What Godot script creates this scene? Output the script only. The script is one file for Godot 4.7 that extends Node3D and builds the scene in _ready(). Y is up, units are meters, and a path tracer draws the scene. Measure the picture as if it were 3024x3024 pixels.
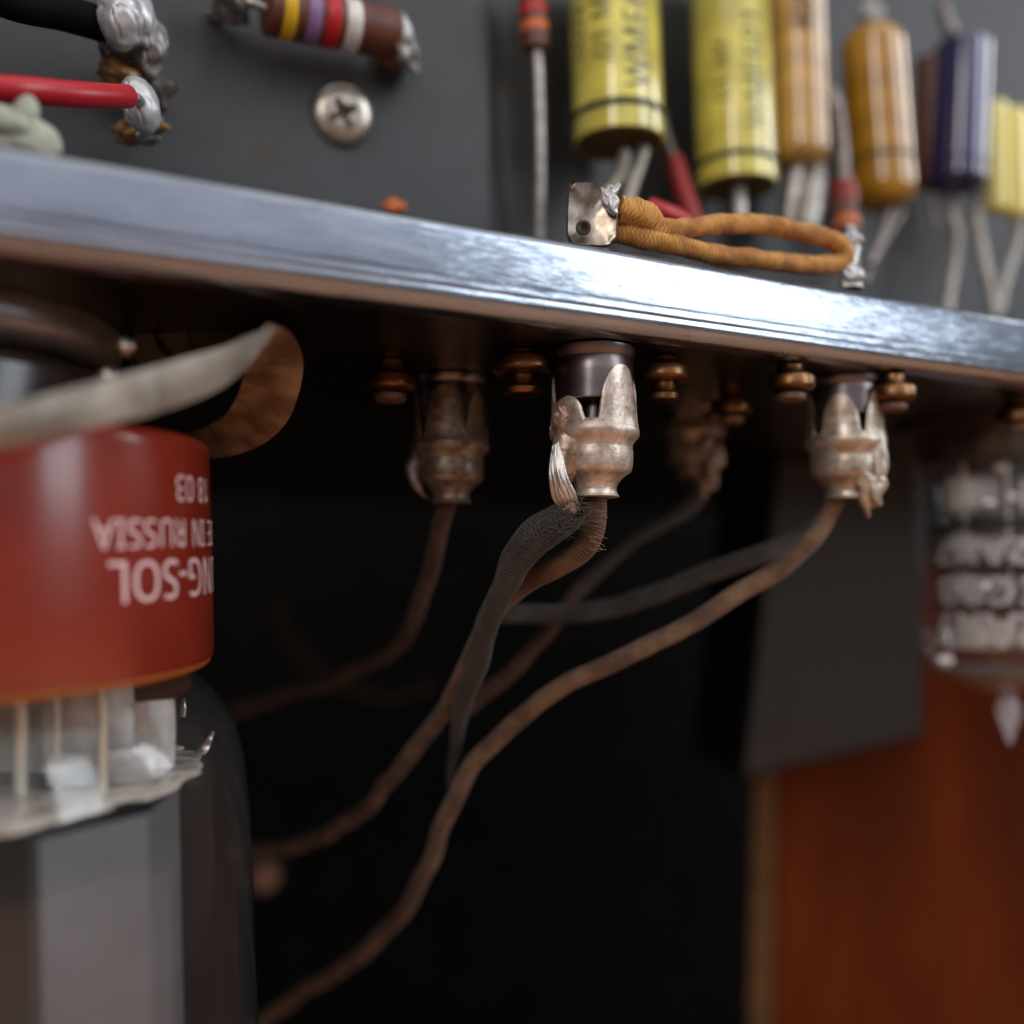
extends Node3D
# Inside an old valve amplifier, seen close. Shapes are written in millimetres (x along the chassis lip,
# y up, z towards the viewer; the top front edge of the lip is the origin line) and stored in metres.

const MM := 0.001
const UP := Vector3(0, 1, 0)
var origin := {}
var M := {}
var rng := RandomNumberGenerator.new()
var group_no := 1
var wob := FastNoiseLite.new()

# ---------------------------------------------------------------- bookkeeping
func numbered(called: String, parent: Node) -> String:
	if not parent.has_node(called):
		return called
	var n := 1
	while parent.has_node("%s_%03d" % [called, n]):
		n += 1
	return "%s_%03d" % [called, n]

func tag(o: Node, label: String, category := "", group := "", kind := "") -> void:
	if label: o.set_meta("label", label)
	if category: o.set_meta("category", category)
	if group: o.set_meta("group", group)
	if kind: o.set_meta("kind", kind)

func thing(called: String, label: String, category: String, at: Vector3, group := "") -> Node3D:
	var o := Node3D.new()
	o.name = numbered(called, self)
	add_child(o, true)
	o.position = at * MM
	origin[o] = at
	tag(o, label, category, group)
	return o

func obj(called: String, st: SurfaceTool, m: Material, parent: Node = null, grime := 0.0, grime_size := 4.0) -> MeshInstance3D:
	var p: Node = parent if parent else self
	var at: Vector3 = origin.get(p, Vector3.ZERO)
	st.generate_normals()
	var a := st.commit_to_arrays()
	var v: PackedVector3Array = a[Mesh.ARRAY_VERTEX]
	if grime > 0.0:   # dirt and wear in blotches
		var col := PackedColorArray()
		col.resize(v.size())
		for i in v.size():
			var w := v[i] * (33.0 / grime_size)
			var k := 1.0 - grime * clampf(0.5 + 0.9 * wob.get_noise_3d(w.x, w.y, w.z) + 0.5 * wob.get_noise_3d(w.y * 3.1, w.z * 3.1, w.x * 3.1), 0.0, 1.0)
			col[i] = Color(k, lerpf(k, k * k, 0.35), lerpf(k, k * k, 0.6))
		a[Mesh.ARRAY_COLOR] = col
	for i in v.size():
		v[i] = (v[i] - at) * MM
	a[Mesh.ARRAY_VERTEX] = v
	var am := ArrayMesh.new()
	am.add_surface_from_arrays(Mesh.PRIMITIVE_TRIANGLES, a)
	var o := MeshInstance3D.new()
	o.name = numbered(called, p)
	o.mesh = am
	o.material_override = m
	p.add_child(o, true)
	origin[o] = at
	return o

func struct(called: String, st: SurfaceTool, m: Material) -> MeshInstance3D:
	var o := obj(called, st, m)
	o.set_meta("kind", "structure")
	return o

# ---------------------------------------------------------------- shapes
func mb() -> SurfaceTool:
	var st := SurfaceTool.new()
	st.begin(Mesh.PRIMITIVE_TRIANGLES)
	return st

func fresh() -> int:
	group_no += 1
	return group_no

func tri(st: SurfaceTool, g: int, a: Vector3, b: Vector3, c: Vector3, ua := Vector2.ZERO, ub := Vector2.ZERO, uc := Vector2.ZERO) -> void:
	st.set_smooth_group(g)
	st.set_uv(ua); st.add_vertex(a)
	st.set_uv(ub); st.add_vertex(b)
	st.set_uv(uc); st.add_vertex(c)

# rows of points; the outside is (along a row) x (towards the next row)
func grid(st: SurfaceTool, rows: Array, closed: bool, groups: Array = [], vs: Array = [], us: Array = []) -> void:
	var g0 := fresh()
	for i in rows.size() - 1:
		var r: Array = rows[i]
		var q: Array = rows[i + 1]
		var n := r.size()
		var g: int = groups[i] if groups else g0
		var v0: float = vs[i] if vs else float(i)
		var v1: float = vs[i + 1] if vs else float(i + 1)
		for j in (n if closed else n - 1):
			var k := (j + 1) % n
			var u0: float = us[j] if us else float(j) / n
			var u1: float = us[j + 1] if us else float(j + 1) / n
			var a: Vector3 = r[j]; var b: Vector3 = r[k]; var c: Vector3 = q[k]; var d: Vector3 = q[j]
			tri(st, g, a, d, c, Vector2(u0, v0), Vector2(u0, v1), Vector2(u1, v1))
			tri(st, g, a, c, b, Vector2(u0, v0), Vector2(u1, v1), Vector2(u1, v0))

func side(ax: Vector3) -> Array:   # two axes across ax: e1 towards the viewer's side, e2 so that e1 x e2 = ax
	var e1 := Vector3(-0.4603, 0, 0.8877)
	if absf(ax.dot(e1)) > 0.9: e1 = UP
	e1 = (e1 - ax * ax.dot(e1)).normalized()
	return [e1, ax.cross(e1)]

func lathe(st: SurfaceTool, o: Vector3, ax: Vector3, profile: Array, n := 48, rough := 0.0, rough_scale := 0.3) -> void:
	var e := side(ax)
	var rows := []
	var groups := []
	var vs := []
	var g := fresh()
	var s := 0.0
	for i in profile.size():
		var p: Vector2 = profile[i]
		if i > 0: s += p.distance_to(profile[i - 1])
		vs.append(s * 0.1)
		var row := []
		for j in n:
			var t := TAU * j / n
			var d: Vector3 = e[0] * cos(t) + e[1] * sin(t)
			var r := p.x
			if rough > 0.0:
				var w: Vector3 = (d * p.x + ax * p.y) / rough_scale + o
				r += rough * wob.get_noise_3d(w.x, w.y, w.z)
			row.append(o + ax * p.y + d * maxf(r, 0.0))
		rows.append(row)
		if i > 0 and i < profile.size() - 1:
			var a: Vector2 = (p - profile[i - 1]).normalized()
			var b: Vector2 = (profile[i + 1] - p).normalized()
			groups.append(g)
			if a.dot(b) < 0.8: g = fresh()
		else:
			groups.append(g)
	grid(st, rows, true, groups, vs)

func spline(pts: Array, step := 1.0) -> Array:
	var c := Curve3D.new()
	c.bake_interval = step
	for i in pts.size():
		var a: Vector3 = pts[maxi(i - 1, 0)]
		var b: Vector3 = pts[mini(i + 1, pts.size() - 1)]
		var p: Vector3 = pts[i]
		var t := (b - a).normalized()
		var li := p.distance_to(a) / 3.0
		var lo := p.distance_to(b) / 3.0
		c.add_point(p, -t * li, t * lo)
	return Array(c.get_baked_points())

# a tube through pts; radii are spread evenly along it; squash flattens it (x across, y along hint)
func sweep(st: SurfaceTool, pts: Array, radii: Array, n := 14, cap := true, flat := 1.0, hint := Vector3.ZERO, rough := 0.0, rough_scale := 0.3) -> void:
	var rows := []
	var vs := []
	var s := 0.0
	var nn := Vector3.ZERO
	for i in pts.size():
		var p: Vector3 = pts[i]
		if i > 0: s += p.distance_to(pts[i - 1])
		var t: Vector3 = (pts[mini(i + 1, pts.size() - 1)] - pts[maxi(i - 1, 0)]).normalized()
		if i == 0:
			var h := hint if hint != Vector3.ZERO else Vector3(-0.46, 0.1, 0.88)
			if absf(h.normalized().dot(t)) > 0.95: h = UP
			nn = h
		nn = (nn - t * nn.dot(t)).normalized()
		var bb := t.cross(nn)
		var f := float(i) / maxi(pts.size() - 1, 1) * (radii.size() - 1)
		var k := mini(int(f), radii.size() - 1)
		var r: float = lerpf(radii[k], radii[mini(k + 1, radii.size() - 1)], f - k)
		var row := []
		for j in n:
			var a := TAU * j / n
			var d := nn * cos(a) * flat + bb * sin(a)
			var rr := r
			if rough > 0.0:
				var w: Vector3 = (p + d * r) / rough_scale
				rr += rough * wob.get_noise_3d(w.x, w.y, w.z)
			row.append(p + d * rr)
		rows.append(row)
		vs.append(s * 0.1)
	grid(st, rows, true, [], vs)
	if cap:
		for e in [0, rows.size() - 1]:
			var g := fresh()
			for j in n:
				var a: Vector3 = rows[e][j]; var b: Vector3 = rows[e][(j + 1) % n]
				if e == 0: tri(st, g, pts[0], a, b)
				else: tri(st, g, pts[-1], b, a)

func face(st: SurfaceTool, a: Vector3, b: Vector3, c: Vector3, d: Vector3) -> void:   # a b c d anticlockwise from outside
	var w := a.distance_to(b) * 0.1
	var h := a.distance_to(d) * 0.1
	var g := fresh()
	tri(st, g, a, c, b, Vector2(0, 0), Vector2(w, h), Vector2(w, 0))
	tri(st, g, a, d, c, Vector2(0, 0), Vector2(0, h), Vector2(w, h))

# box with chamfered edges between two corners, on axes bx by bz about centre c
func box(st: SurfaceTool, c: Vector3, half: Vector3, ch: float, bs := Basis.IDENTITY) -> void:
	var ax := [0, 1, 2]
	for s in [-1.0, 1.0]:
		for k in 3:
			var u: int = (k + 1) % 3
			var v: int = (k + 2) % 3
			var q := []
			for m in [[-1, -1], [1, -1], [1, 1], [-1, 1]]:
				var p := Vector3.ZERO
				p[k] = s * half[k]
				p[u] = m[0] * (half[u] - ch)
				p[v] = m[1] * (half[v] - ch)
				q.append(c + bs * p)
			if s > 0: face(st, q[0], q[1], q[2], q[3])
			else: face(st, q[3], q[2], q[1], q[0])
	if ch <= 0.0: return
	for k in 3:   # twelve edge strips
		var u: int = (k + 1) % 3
		var v: int = (k + 2) % 3
		for su in [-1.0, 1.0]:
			for sv in [-1.0, 1.0]:
				var q := []
				for m in [[-1, 0], [1, 0], [1, 1], [-1, 1]]:
					var p := Vector3.ZERO
					p[k] = m[0] * (half[k] - ch)
					p[u] = su * (half[u] if m[1] == 0 else half[u] - ch)
					p[v] = sv * (half[v] - ch if m[1] == 0 else half[v])
					q.append(c + bs * p)
				if su * sv > 0: face(st, q[0], q[1], q[2], q[3])
				else: face(st, q[3], q[2], q[1], q[0])
	for sx in [-1.0, 1.0]:
		for sy in [-1.0, 1.0]:
			for sz in [-1.0, 1.0]:
				var s3 := Vector3(sx, sy, sz)
				var q := []
				for k in 3:
					var p := Vector3.ZERO
					for m in 3: p[m] = s3[m] * (half[m] if m == k else half[m] - ch)
					q.append(c + bs * p)
				if sx * sy * sz > 0: tri(st, fresh(), q[0], q[2], q[1])
				else: tri(st, fresh(), q[0], q[1], q[2])

# lumpy ellipsoid on axes bs (columns are half axes)
func blob(st: SurfaceTool, c: Vector3, bs: Basis, lump := 0.15, scale := 1.0, n := 22, seed_at := 0.0) -> void:
	var rows := []
	for i in n + 1:
		var la := -PI / 2 + PI * i / n
		var row := []
		for j in n * 2:
			var t := PI * j / n
			var d := Vector3(cos(la) * cos(t), cos(la) * sin(t), sin(la))
			if i == 0 or i == n: d = Vector3(0, 0, signf(la))
			var f := 1.0 + lump * wob.get_noise_3d(d.x * 24.0 * scale + seed_at, d.y * 28.0 * scale, d.z * 28.0 * scale - seed_at) + lump * 0.16 * wob.get_noise_3d(d.x * 60.0 * scale, d.y * 60.0 * scale + seed_at, d.z * 60.0 * scale)
			f -= lump * 0.45 * (1.0 - minf(1.0, absf(wob.get_noise_3d(d.x * 38.0 + seed_at * 3.0, d.y * 38.0, d.z * 38.0 + seed_at)) * 4.0))
			row.append(c + bs * (d * f))
		rows.append(row)
	grid(st, rows, true)

func ball(r: Vector3) -> Basis:
	return Basis(Vector3(r.x, 0, 0), Vector3(0, r.y, 0), Vector3(0, 0, r.z))

# axes as the viewer sees them: right, up, towards the viewer, with half sizes
func seen(r: float, u: float, t: float, roll := 0.0) -> Basis:
	var x := Vector3(0.8877, 0, 0.4603)
	var y := UP
	var a := x * cos(roll) + y * sin(roll)
	var b := y * cos(roll) - x * sin(roll)
	return Basis(a * r, b * u, Vector3(-0.4603, 0, 0.8877) * t)

# a sheet with thickness: rows of points (a surface), pushed both ways along its normal
func sheet(st: SurfaceTool, rows: Array, th: float) -> void:
	var nr := rows.size()
	var nc: int = rows[0].size()
	var up_ := []
	var dn := []
	for i in nr:
		var ru := []
		var rd := []
		for j in nc:
			var di: Vector3 = rows[mini(i + 1, nr - 1)][j] - rows[maxi(i - 1, 0)][j]
			var dj: Vector3 = rows[i][mini(j + 1, nc - 1)] - rows[i][maxi(j - 1, 0)]
			var n := dj.cross(di).normalized()
			ru.append(rows[i][j] + n * th * 0.5)
			rd.append(rows[i][j] - n * th * 0.5)
		up_.append(ru)
		rd.reverse()
		dn.append(rd)
	grid(st, up_, false)
	grid(st, dn, false)
	# rims
	var rim_a := []
	var rim_b := []
	for j in nc: rim_a.append(up_[0][j]); rim_b.append(dn[0][nc - 1 - j])
	for i in range(1, nr): rim_a.append(up_[i][nc - 1]); rim_b.append(dn[i][0])
	for j in range(nc - 2, -1, -1): rim_a.append(up_[nr - 1][j]); rim_b.append(dn[nr - 1][nc - 1 - j])
	for i in range(nr - 2, 0, -1): rim_a.append(up_[i][0]); rim_b.append(dn[i][nc - 1])
	grid(st, [rim_b, rim_a], true)

# printed lettering laid on a cylinder of radius r about o + ax*h; turn 0 upright, 1 reading upwards, 2 upside down
func lettering(txt: String, size: float, o: Vector3, ax: Vector3, r: float, ang: float, h: float, turn: int, m: Material, parent: Node, bold := false, stretch := 1.0) -> void:
	var f := SystemFont.new()
	f.font_names = PackedStringArray(["Droid Sans"])
	if bold: f.font_weight = 700
	var tm := TextMesh.new()
	tm.text = txt
	tm.font = f
	tm.font_size = 64
	tm.pixel_size = size / 46.0
	tm.depth = 0.0
	tm.curve_step = 1.0
	var arr := tm.surface_get_arrays(0)
	var v: PackedVector3Array = arr[Mesh.ARRAY_VERTEX]
	var nv: PackedVector3Array = arr[Mesh.ARRAY_NORMAL]
	var ix: PackedInt32Array = arr[Mesh.ARRAY_INDEX] if arr[Mesh.ARRAY_INDEX] != null else PackedInt32Array(range(v.size()))
	var e := side(ax)
	var st := mb()
	var g := fresh()
	var end_x := 0.0
	if turn == 2:
		for p in v: end_x = maxf(end_x, p.x)
	var todo := []
	for i in range(0, ix.size(), 3):
		if nv[ix[i]].z < 0.5: continue
		todo.append([v[ix[i]], v[ix[i + 1]], v[ix[i + 2]], 0])
	while todo:
		var t: Array = todo.pop_back()
		var a: Vector3 = t[0]; var b: Vector3 = t[1]; var c: Vector3 = t[2]
		var lab := absf(a.x - b.x) + absf(a.y - b.y)
		var lbc := absf(b.x - c.x) + absf(b.y - c.y)
		var lca := absf(c.x - a.x) + absf(c.y - a.y)
		var most := maxf(lab, maxf(lbc, lca))
		if most > r * 0.09 and t[3] < 9:
			if most == lab: todo.append([a, (a + b) / 2, c, t[3] + 1]); todo.append([(a + b) / 2, b, c, t[3] + 1])
			elif most == lbc: todo.append([a, b, (b + c) / 2, t[3] + 1]); todo.append([a, (b + c) / 2, c, t[3] + 1])
			else: todo.append([a, b, (c + a) / 2, t[3] + 1]); todo.append([(c + a) / 2, b, c, t[3] + 1])
			continue
		var q := []
		for p: Vector3 in [a, b, c]:
			var s := p.x * stretch
			var y := p.y
			if turn == 1: s = -p.y; y = p.x * stretch
			elif turn == 2: s = (end_x - p.x) * stretch; y = -p.y
			var w := ang + s / r
			q.append(o + ax * (h + y) + (e[0] * cos(w) + e[1] * sin(w)) * r)
		tri(st, g, q[0], q[1], q[2])
	obj("lettering", st, m, parent)

# ---------------------------------------------------------------- materials
func noise_tex(seed_no: int, freq: float, dark: Color, light: Color, normal := 0.0, size := 256, octaves := 4) -> NoiseTexture2D:
	var f := FastNoiseLite.new()
	f.seed = seed_no
	f.noise_type = FastNoiseLite.TYPE_SIMPLEX_SMOOTH
	f.frequency = freq
	f.fractal_octaves = octaves
	var t := NoiseTexture2D.new()
	t.noise = f
	t.width = size
	t.height = size
	t.seamless = true
	if normal > 0.0:
		t.as_normal_map = true
		t.bump_strength = normal
	else:
		var gr := Gradient.new()
		gr.set_color(0, dark)
		gr.set_color(1, light)
		t.color_ramp = gr
	return t

func lin(r: float, g: float, b: float) -> Color:
	return Color(r, g, b).linear_to_srgb()

func mat(called: String, c: Color, rough: float, metal := 0.0, tex: Texture2D = null, tile := 20.0, bump: Texture2D = null, bump_cm := 0.003) -> StandardMaterial3D:
	var m := StandardMaterial3D.new()
	m.vertex_color_use_as_albedo = true
	m.resource_name = called
	m.albedo_color = c
	m.roughness = rough
	m.metallic = metal
	if tex: m.albedo_texture = tex
	if bump:
		m.heightmap_enabled = true
		m.heightmap_texture = bump
		m.heightmap_scale = bump_cm
	if tex or bump:
		m.uv1_triplanar = true
		m.uv1_scale = Vector3.ONE * (1000.0 / tile)
	M[called] = m
	return m

func glass(called: String, alpha: float, c: Color, rough := 0.08) -> StandardMaterial3D:
	var m := mat(called, Color(c.r, c.g, c.b, alpha), rough)
	m.transparency = BaseMaterial3D.TRANSPARENCY_ALPHA
	return m

func worn_board(called: String, fine: Texture2D) -> void:
	var m: StandardMaterial3D = M[called]
	if not M.has("board_image"): M.board_image = ImageTexture.create_from_image(board_image())
	m.albedo_texture = M.board_image
	m.heightmap_enabled = true
	m.heightmap_texture = fine
	m.heightmap_scale = 0.002
	m.uv1_scale = Vector3(0.1, 0.1, 1)

func board_image() -> Image:   # 100 mm of scuffed, dusty, flux-stained fibre board
	var n := 768
	var im := Image.create(n, n, false, Image.FORMAT_RGB8)
	var big := FastNoiseLite.new()
	big.seed = 41
	big.frequency = 0.008
	big.fractal_octaves = 5
	var hair := FastNoiseLite.new()
	hair.seed = 42
	hair.frequency = 0.2
	for y in n:
		for x in n:
			var k := 0.84 + 0.12 * big.get_noise_2d(x, y) + 0.06 * hair.get_noise_2d(x * 0.35, y) + 0.04 * hair.get_noise_2d(x + 90.0, y * 0.3)
			im.set_pixel(x, y, Color(k, k, k * 1.01))
	var r := RandomNumberGenerator.new()
	r.seed = 43
	for i in 90:   # scuffs
		var p := Vector2(r.randi_range(20, n - 20), r.randi_range(20, n - 20))
		var d := Vector2.from_angle(r.randf() * TAU)
		var k := r.randf_range(0.03, 0.14)
		var w := r.randi_range(1, 5)
		for j in r.randi_range(8, 50):
			p += d
			d = d.rotated(r.randf_range(-0.06, 0.06))
			for q in w:
				var x := clampi(int(p.x) + q, 0, n - 1)
				var y := clampi(int(p.y), 0, n - 1)
				var c := im.get_pixel(x, y)
				im.set_pixel(x, y, Color(minf(c.r + k, 1.0), minf(c.g + k, 1.0), minf(c.b + k, 1.0)))
	for i in 500:   # dust
		var k := r.randf_range(0.9, 1.0)
		im.fill_rect(Rect2i(r.randi_range(0, n - 3), r.randi_range(0, n - 3), r.randi_range(1, 2), r.randi_range(1, 2)), Color(k, k, k * 0.97))
	for i in 14:   # brown flux stains
		var cx := r.randi_range(20, n - 20)
		var cy := r.randi_range(20, n - 20)
		var rad := r.randf_range(5.0, 16.0)
		for y in range(maxi(cy - 18, 0), mini(cy + 18, n)):
			for x in range(maxi(cx - 18, 0), mini(cx + 18, n)):
				var a := clampf((rad - Vector2(x - cx, y - cy).length() + 5.0 * hair.get_noise_2d(x * 0.3, y * 0.3)) / 5.0, 0.0, 1.0) * 0.5
				im.set_pixel(x, y, im.get_pixel(x, y).lerp(Color(0.95, 0.72, 0.45), a))
	return im

func steel_image() -> Image:
	var w := 1024
	var h := 256
	var im := Image.create(w, h, false, Image.FORMAT_RGB8)
	var big := FastNoiseLite.new()
	big.seed = 31
	big.frequency = 0.012
	big.fractal_octaves = 4
	var hair := FastNoiseLite.new()
	hair.seed = 32
	hair.frequency = 0.05
	hair.fractal_octaves = 3
	for y in h:
		for x in w:
			var b := clampf(0.5 + big.get_noise_2d(x, y * 2.2) * 1.1, 0.0, 1.0)
			var l := hair.get_noise_2d(x * 0.12, y * 3.0) * 0.05
			var c := Color(0.91, 0.925, 0.955).lerp(Color(0.97, 0.98, 1.0), smoothstep(0.15, 0.85, b))
			im.set_pixel(x, y, Color(c.r + l, c.g + l, c.b + l))
	var r := RandomNumberGenerator.new()
	r.seed = 33
	for i in 70:   # scuffs and scratches
		var x := r.randi_range(0, w - 40)
		var y := r.randi_range(0, h - 60)
		var n := r.randi_range(6, 46)
		var dx := r.randf_range(-0.5, 0.5)
		var k := r.randf_range(-0.09, 0.07)
		if r.randf() < 0.6:
			dx = r.randf_range(2.0, 5.0)
			n = r.randi_range(4, 14)
		for j in n:
			for q in 3:
				var px := clampi(int(x + dx * j) + q, 0, w - 1)
				var py := clampi(y + (j if dx < 1.5 else j / 4), 0, h - 1)
				var c := im.get_pixel(px, py)
				im.set_pixel(px, py, Color(c.r + k, c.g + k, c.b + k))
	for i in 260:
		var x := r.randi_range(0, w - 3)
		var y := r.randi_range(0, h - 3)
		var k := r.randf_range(0.45, 0.8)
		im.fill_rect(Rect2i(x, y, r.randi_range(1, 3), r.randi_range(1, 2)), Color(0.72 * k, 0.66 * k, 0.6 * k))
	return im

func thread_image(w: int, h: int, turns: int, c0: Color, c1: Color, both: bool) -> Image:
	var im := Image.create(w, h, false, Image.FORMAT_RGB8)
	var nz := FastNoiseLite.new()
	nz.seed = 5
	nz.frequency = 0.06
	for y in h:
		for x in w:
			var a := float(x) / w * turns
			var b := float(y) / h * turns * 2.0
			var s := absf(sin((a + b) * PI))
			if both:
				var s2 := absf(sin((a - b) * PI))
				var pick := (int(floor(a + b)) + int(floor(a - b))) % 2 == 0
				s = s if pick else s2
			var k := clampf(s * 0.8 + 0.2 + nz.get_noise_2d(x, y) * 0.35, 0.0, 1.0)
			im.set_pixel(x, y, c0.lerp(c1, k))
	return im

func cloth(called: String, c0: Color, c1: Color, turns: int, both: bool, along: float, relief := 0.004) -> StandardMaterial3D:
	var t := ImageTexture.create_from_image(thread_image(128, 256, turns, c0, c1, both))
	var hgt := ImageTexture.create_from_image(thread_image(128, 256, turns, Color.BLACK, Color.WHITE, both))
	var m := mat(called, Color.WHITE, 0.85)
	m.albedo_texture = t
	m.heightmap_enabled = true
	m.heightmap_texture = hgt
	m.heightmap_scale = relief
	m.uv1_scale = Vector3(1, along, 1)
	m.rim_enabled = true
	m.rim = 0.25
	m.rim_tint = 0.7
	return m

func shiny(called: String) -> void:
	M[called].clearcoat_enabled = true
	M[called].clearcoat = 0.9
	M[called].clearcoat_roughness = 0.13
	M[called].metallic_specular = 0.5

func materials() -> void:
	var fine := noise_tex(3, 0.05, Color.BLACK, Color.WHITE, 0.0, 256, 5)
	var mottled := noise_tex(4, 0.012, Color(0.72, 0.72, 0.72), Color.WHITE, 0.0, 256, 5)
	var spots := noise_tex(8, 0.03, Color(0.45, 0.4, 0.36), Color.WHITE, 0.0, 256, 4)
	(spots.color_ramp as Gradient).add_point(0.36, Color(0.85, 0.82, 0.78))
	var cloudy := noise_tex(10, 0.01, Color(0.76, 0.77, 0.78), Color.WHITE, 0.0, 512, 6)
	var tarnish := noise_tex(9, 0.03, Color(0.5, 0.42, 0.36), Color.WHITE, 0.0, 256, 5)
	(tarnish.color_ramp as Gradient).add_point(0.3, Color(0.86, 0.83, 0.8))
	# chassis steel: long brushing streaks
	var m := mat("plated_steel", lin(0.35, 0.375, 0.42), 0.29, 1.0)
	m.albedo_texture = ImageTexture.create_from_image(steel_image())
	m.roughness_texture = noise_tex(12, 0.03, Color(0.65, 0.65, 0.65), Color.WHITE, 0.0, 512, 5)
	m.normal_enabled = true
	m.normal_texture = noise_tex(13, 0.04, Color.BLACK, Color.WHITE, 3.0, 512, 4)
	m.normal_scale = 0.12
	m.uv1_scale = Vector3(0.8, 1.0, 1)
	mat("chassis_underside", lin(0.20, 0.17, 0.155), 0.32, 1.0, mottled, 30.0)
	mat("chassis_inside", lin(0.018, 0.018, 0.019), 0.7, 0.2, mottled, 40.0)
	mat("fibre_board", lin(0.047, 0.048, 0.051), 0.55)
	worn_board("fibre_board", fine)
	mat("fibre_board_dark", lin(0.034, 0.034, 0.036), 0.52)
	worn_board("fibre_board_dark", fine)
	mat("solder", lin(0.76, 0.77, 0.79), 0.42, 0.5, mottled, 9.0)
	mat("dull_solder", lin(0.40, 0.39, 0.385), 0.42, 0.6, mottled, 6.0, fine, 0.003)
	mat("flux", lin(0.30, 0.15, 0.045), 0.25, 0.0, mottled, 6.0)
	mat("burnt_flux", lin(0.075, 0.055, 0.052), 0.45, 0.0, spots, 6.0, fine, 0.01)
	mat("wax", lin(0.52, 0.53, 0.42), 0.45, 0.0, mottled, 10.0)
	M.wax.subsurf_scatter_enabled = true
	M.wax.subsurf_scatter_strength = 0.1
	mat("red_plastic", lin(0.46, 0.012, 0.022), 0.35)
	mat("shadow_black", lin(0.004, 0.004, 0.004), 0.75)  # near-black tone of the roll that stands for shadow
	M.shadow_black.metallic_specular = 0.2
	mat("nickel", lin(0.74, 0.66, 0.57), 0.33, 0.9, mottled, 8.0)
	mat("tinned", lin(0.56, 0.51, 0.48), 0.42, 0.8, mottled, 8.0)
	mat("dull_lead", lin(0.34, 0.29, 0.27), 0.45, 0.8, mottled, 8.0)
	mat("grey_lead", lin(0.50, 0.46, 0.42), 0.45, 0.4, mottled, 8.0)
	mat("lug_metal", lin(0.66, 0.60, 0.52), 0.3, 0.9, mottled, 8.0)
	mat("brown_body", lin(0.16, 0.045, 0.024), 0.42, 0.0, mottled, 10.0)
	mat("band_yellow", lin(0.72, 0.44, 0.01), 0.4)
	mat("band_violet", lin(0.27, 0.16, 0.36), 0.4)
	mat("band_red", lin(0.5, 0.012, 0.016), 0.4)
	mat("band_silver", lin(0.78, 0.76, 0.74), 0.45, 0.2)
	mat("band_orange", lin(0.6, 0.14, 0.03), 0.4)
	mat("cap_yellow", lin(0.97, 0.87, 0.145), 0.22, 0.0, mottled, 30.0)
	shiny("cap_yellow")
	mat("cap_end", lin(0.17, 0.095, 0.012), 0.4, 0.0, mottled, 8.0)
	mat("ink_green", lin(0.03, 0.055, 0.04), 0.35)
	mat("ink_faded", lin(0.10, 0.112, 0.05), 0.3)
	mat("cap_tan", lin(0.68, 0.40, 0.11), 0.22, 0.0, mottled, 20.0)
	shiny("cap_tan")
	mat("cap_mustard", lin(0.62, 0.31, 0.018), 0.18, 0.0, mottled, 20.0)
	shiny("cap_mustard")
	mat("cap_navy", lin(0.030, 0.026, 0.11), 0.16)
	shiny("cap_navy")
	mat("film_yellow", lin(0.88, 0.80, 0.20), 0.25)
	shiny("film_yellow")
	mat("red_sleeve", lin(0.28, 0.02, 0.02), 0.5)
	mat("valve_base", lin(0.31, 0.034, 0.017), 0.26, 0.0, mottled, 60.0)
	M.valve_base.clearcoat_enabled = true
	M.valve_base.clearcoat = 0.4
	M.valve_base.clearcoat_roughness = 0.16
	mat("valve_base_rim", lin(0.42, 0.12, 0.02), 0.4)
	mat("ink_pink", lin(0.82, 0.56, 0.56), 0.5)
	mat("ink_white", lin(0.46, 0.46, 0.48), 0.5)
	glass("valve_glass", 0.012, Color(0.9, 0.92, 0.93), 0.1)
	mat("frosted_glass", lin(0.66, 0.63, 0.56), 0.3)
	mat("mica", lin(0.64, 0.61, 0.59), 0.3, 0.0, spots, 22.0, fine, 0.002)
	mat("anode", lin(0.145, 0.158, 0.18), 0.55, 0.15, mottled, 60.0)
	mat("rod", lin(0.70, 0.64, 0.52), 0.35, 0.5)
	mat("getter_shield", lin(0.62, 0.61, 0.58), 0.35, 0.3, mottled, 10.0)
	mat("copper_rod", lin(0.45, 0.26, 0.13), 0.35, 0.8)
	mat("glint_metal", lin(0.66, 0.63, 0.61), 0.35, 0.7)  # for the small beads that stand for glints
	mat("dark_spacer", lin(0.03, 0.027, 0.026), 0.4)
	mat("bright_plate", lin(0.92, 0.90, 0.90), 0.28, 0.1, mottled, 9.0)
	glass("small_glass", 0.02, Color(0.85, 0.87, 0.9))
	mat("mirror", lin(0.50, 0.42, 0.36), 0.3, 0.6)
	mat("shade_dark", lin(0.02, 0.02, 0.02), 0.6)  # near-black, carries the shade of the anode recess
	mat("olive_plate", lin(0.16, 0.125, 0.07), 0.4, 0.5, mottled, 12.0)
	glass("tip_glass", 0.25, Color(0.95, 0.95, 1.0), 0.08)
	mat("bakelite", lin(0.03, 0.018, 0.016), 0.22)
	mat("saddle", lin(0.36, 0.355, 0.36), 0.35, 0.6, mottled, 12.0)
	mat("clip_plate", lin(0.42, 0.385, 0.33), 0.5, 0.6, mottled, 25.0)
	mat("clip_reflection", lin(0.58, 0.39, 0.25), 0.4, 0.35, mottled, 12.0)  # clip metal with its brown reflection put into the colour
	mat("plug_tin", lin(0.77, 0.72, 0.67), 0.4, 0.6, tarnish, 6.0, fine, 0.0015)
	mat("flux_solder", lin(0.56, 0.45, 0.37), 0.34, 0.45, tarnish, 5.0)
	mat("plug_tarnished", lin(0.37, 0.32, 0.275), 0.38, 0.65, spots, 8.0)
	mat("plug_pale", lin(0.68, 0.635, 0.56), 0.38, 0.65, tarnish, 8.0)
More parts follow.
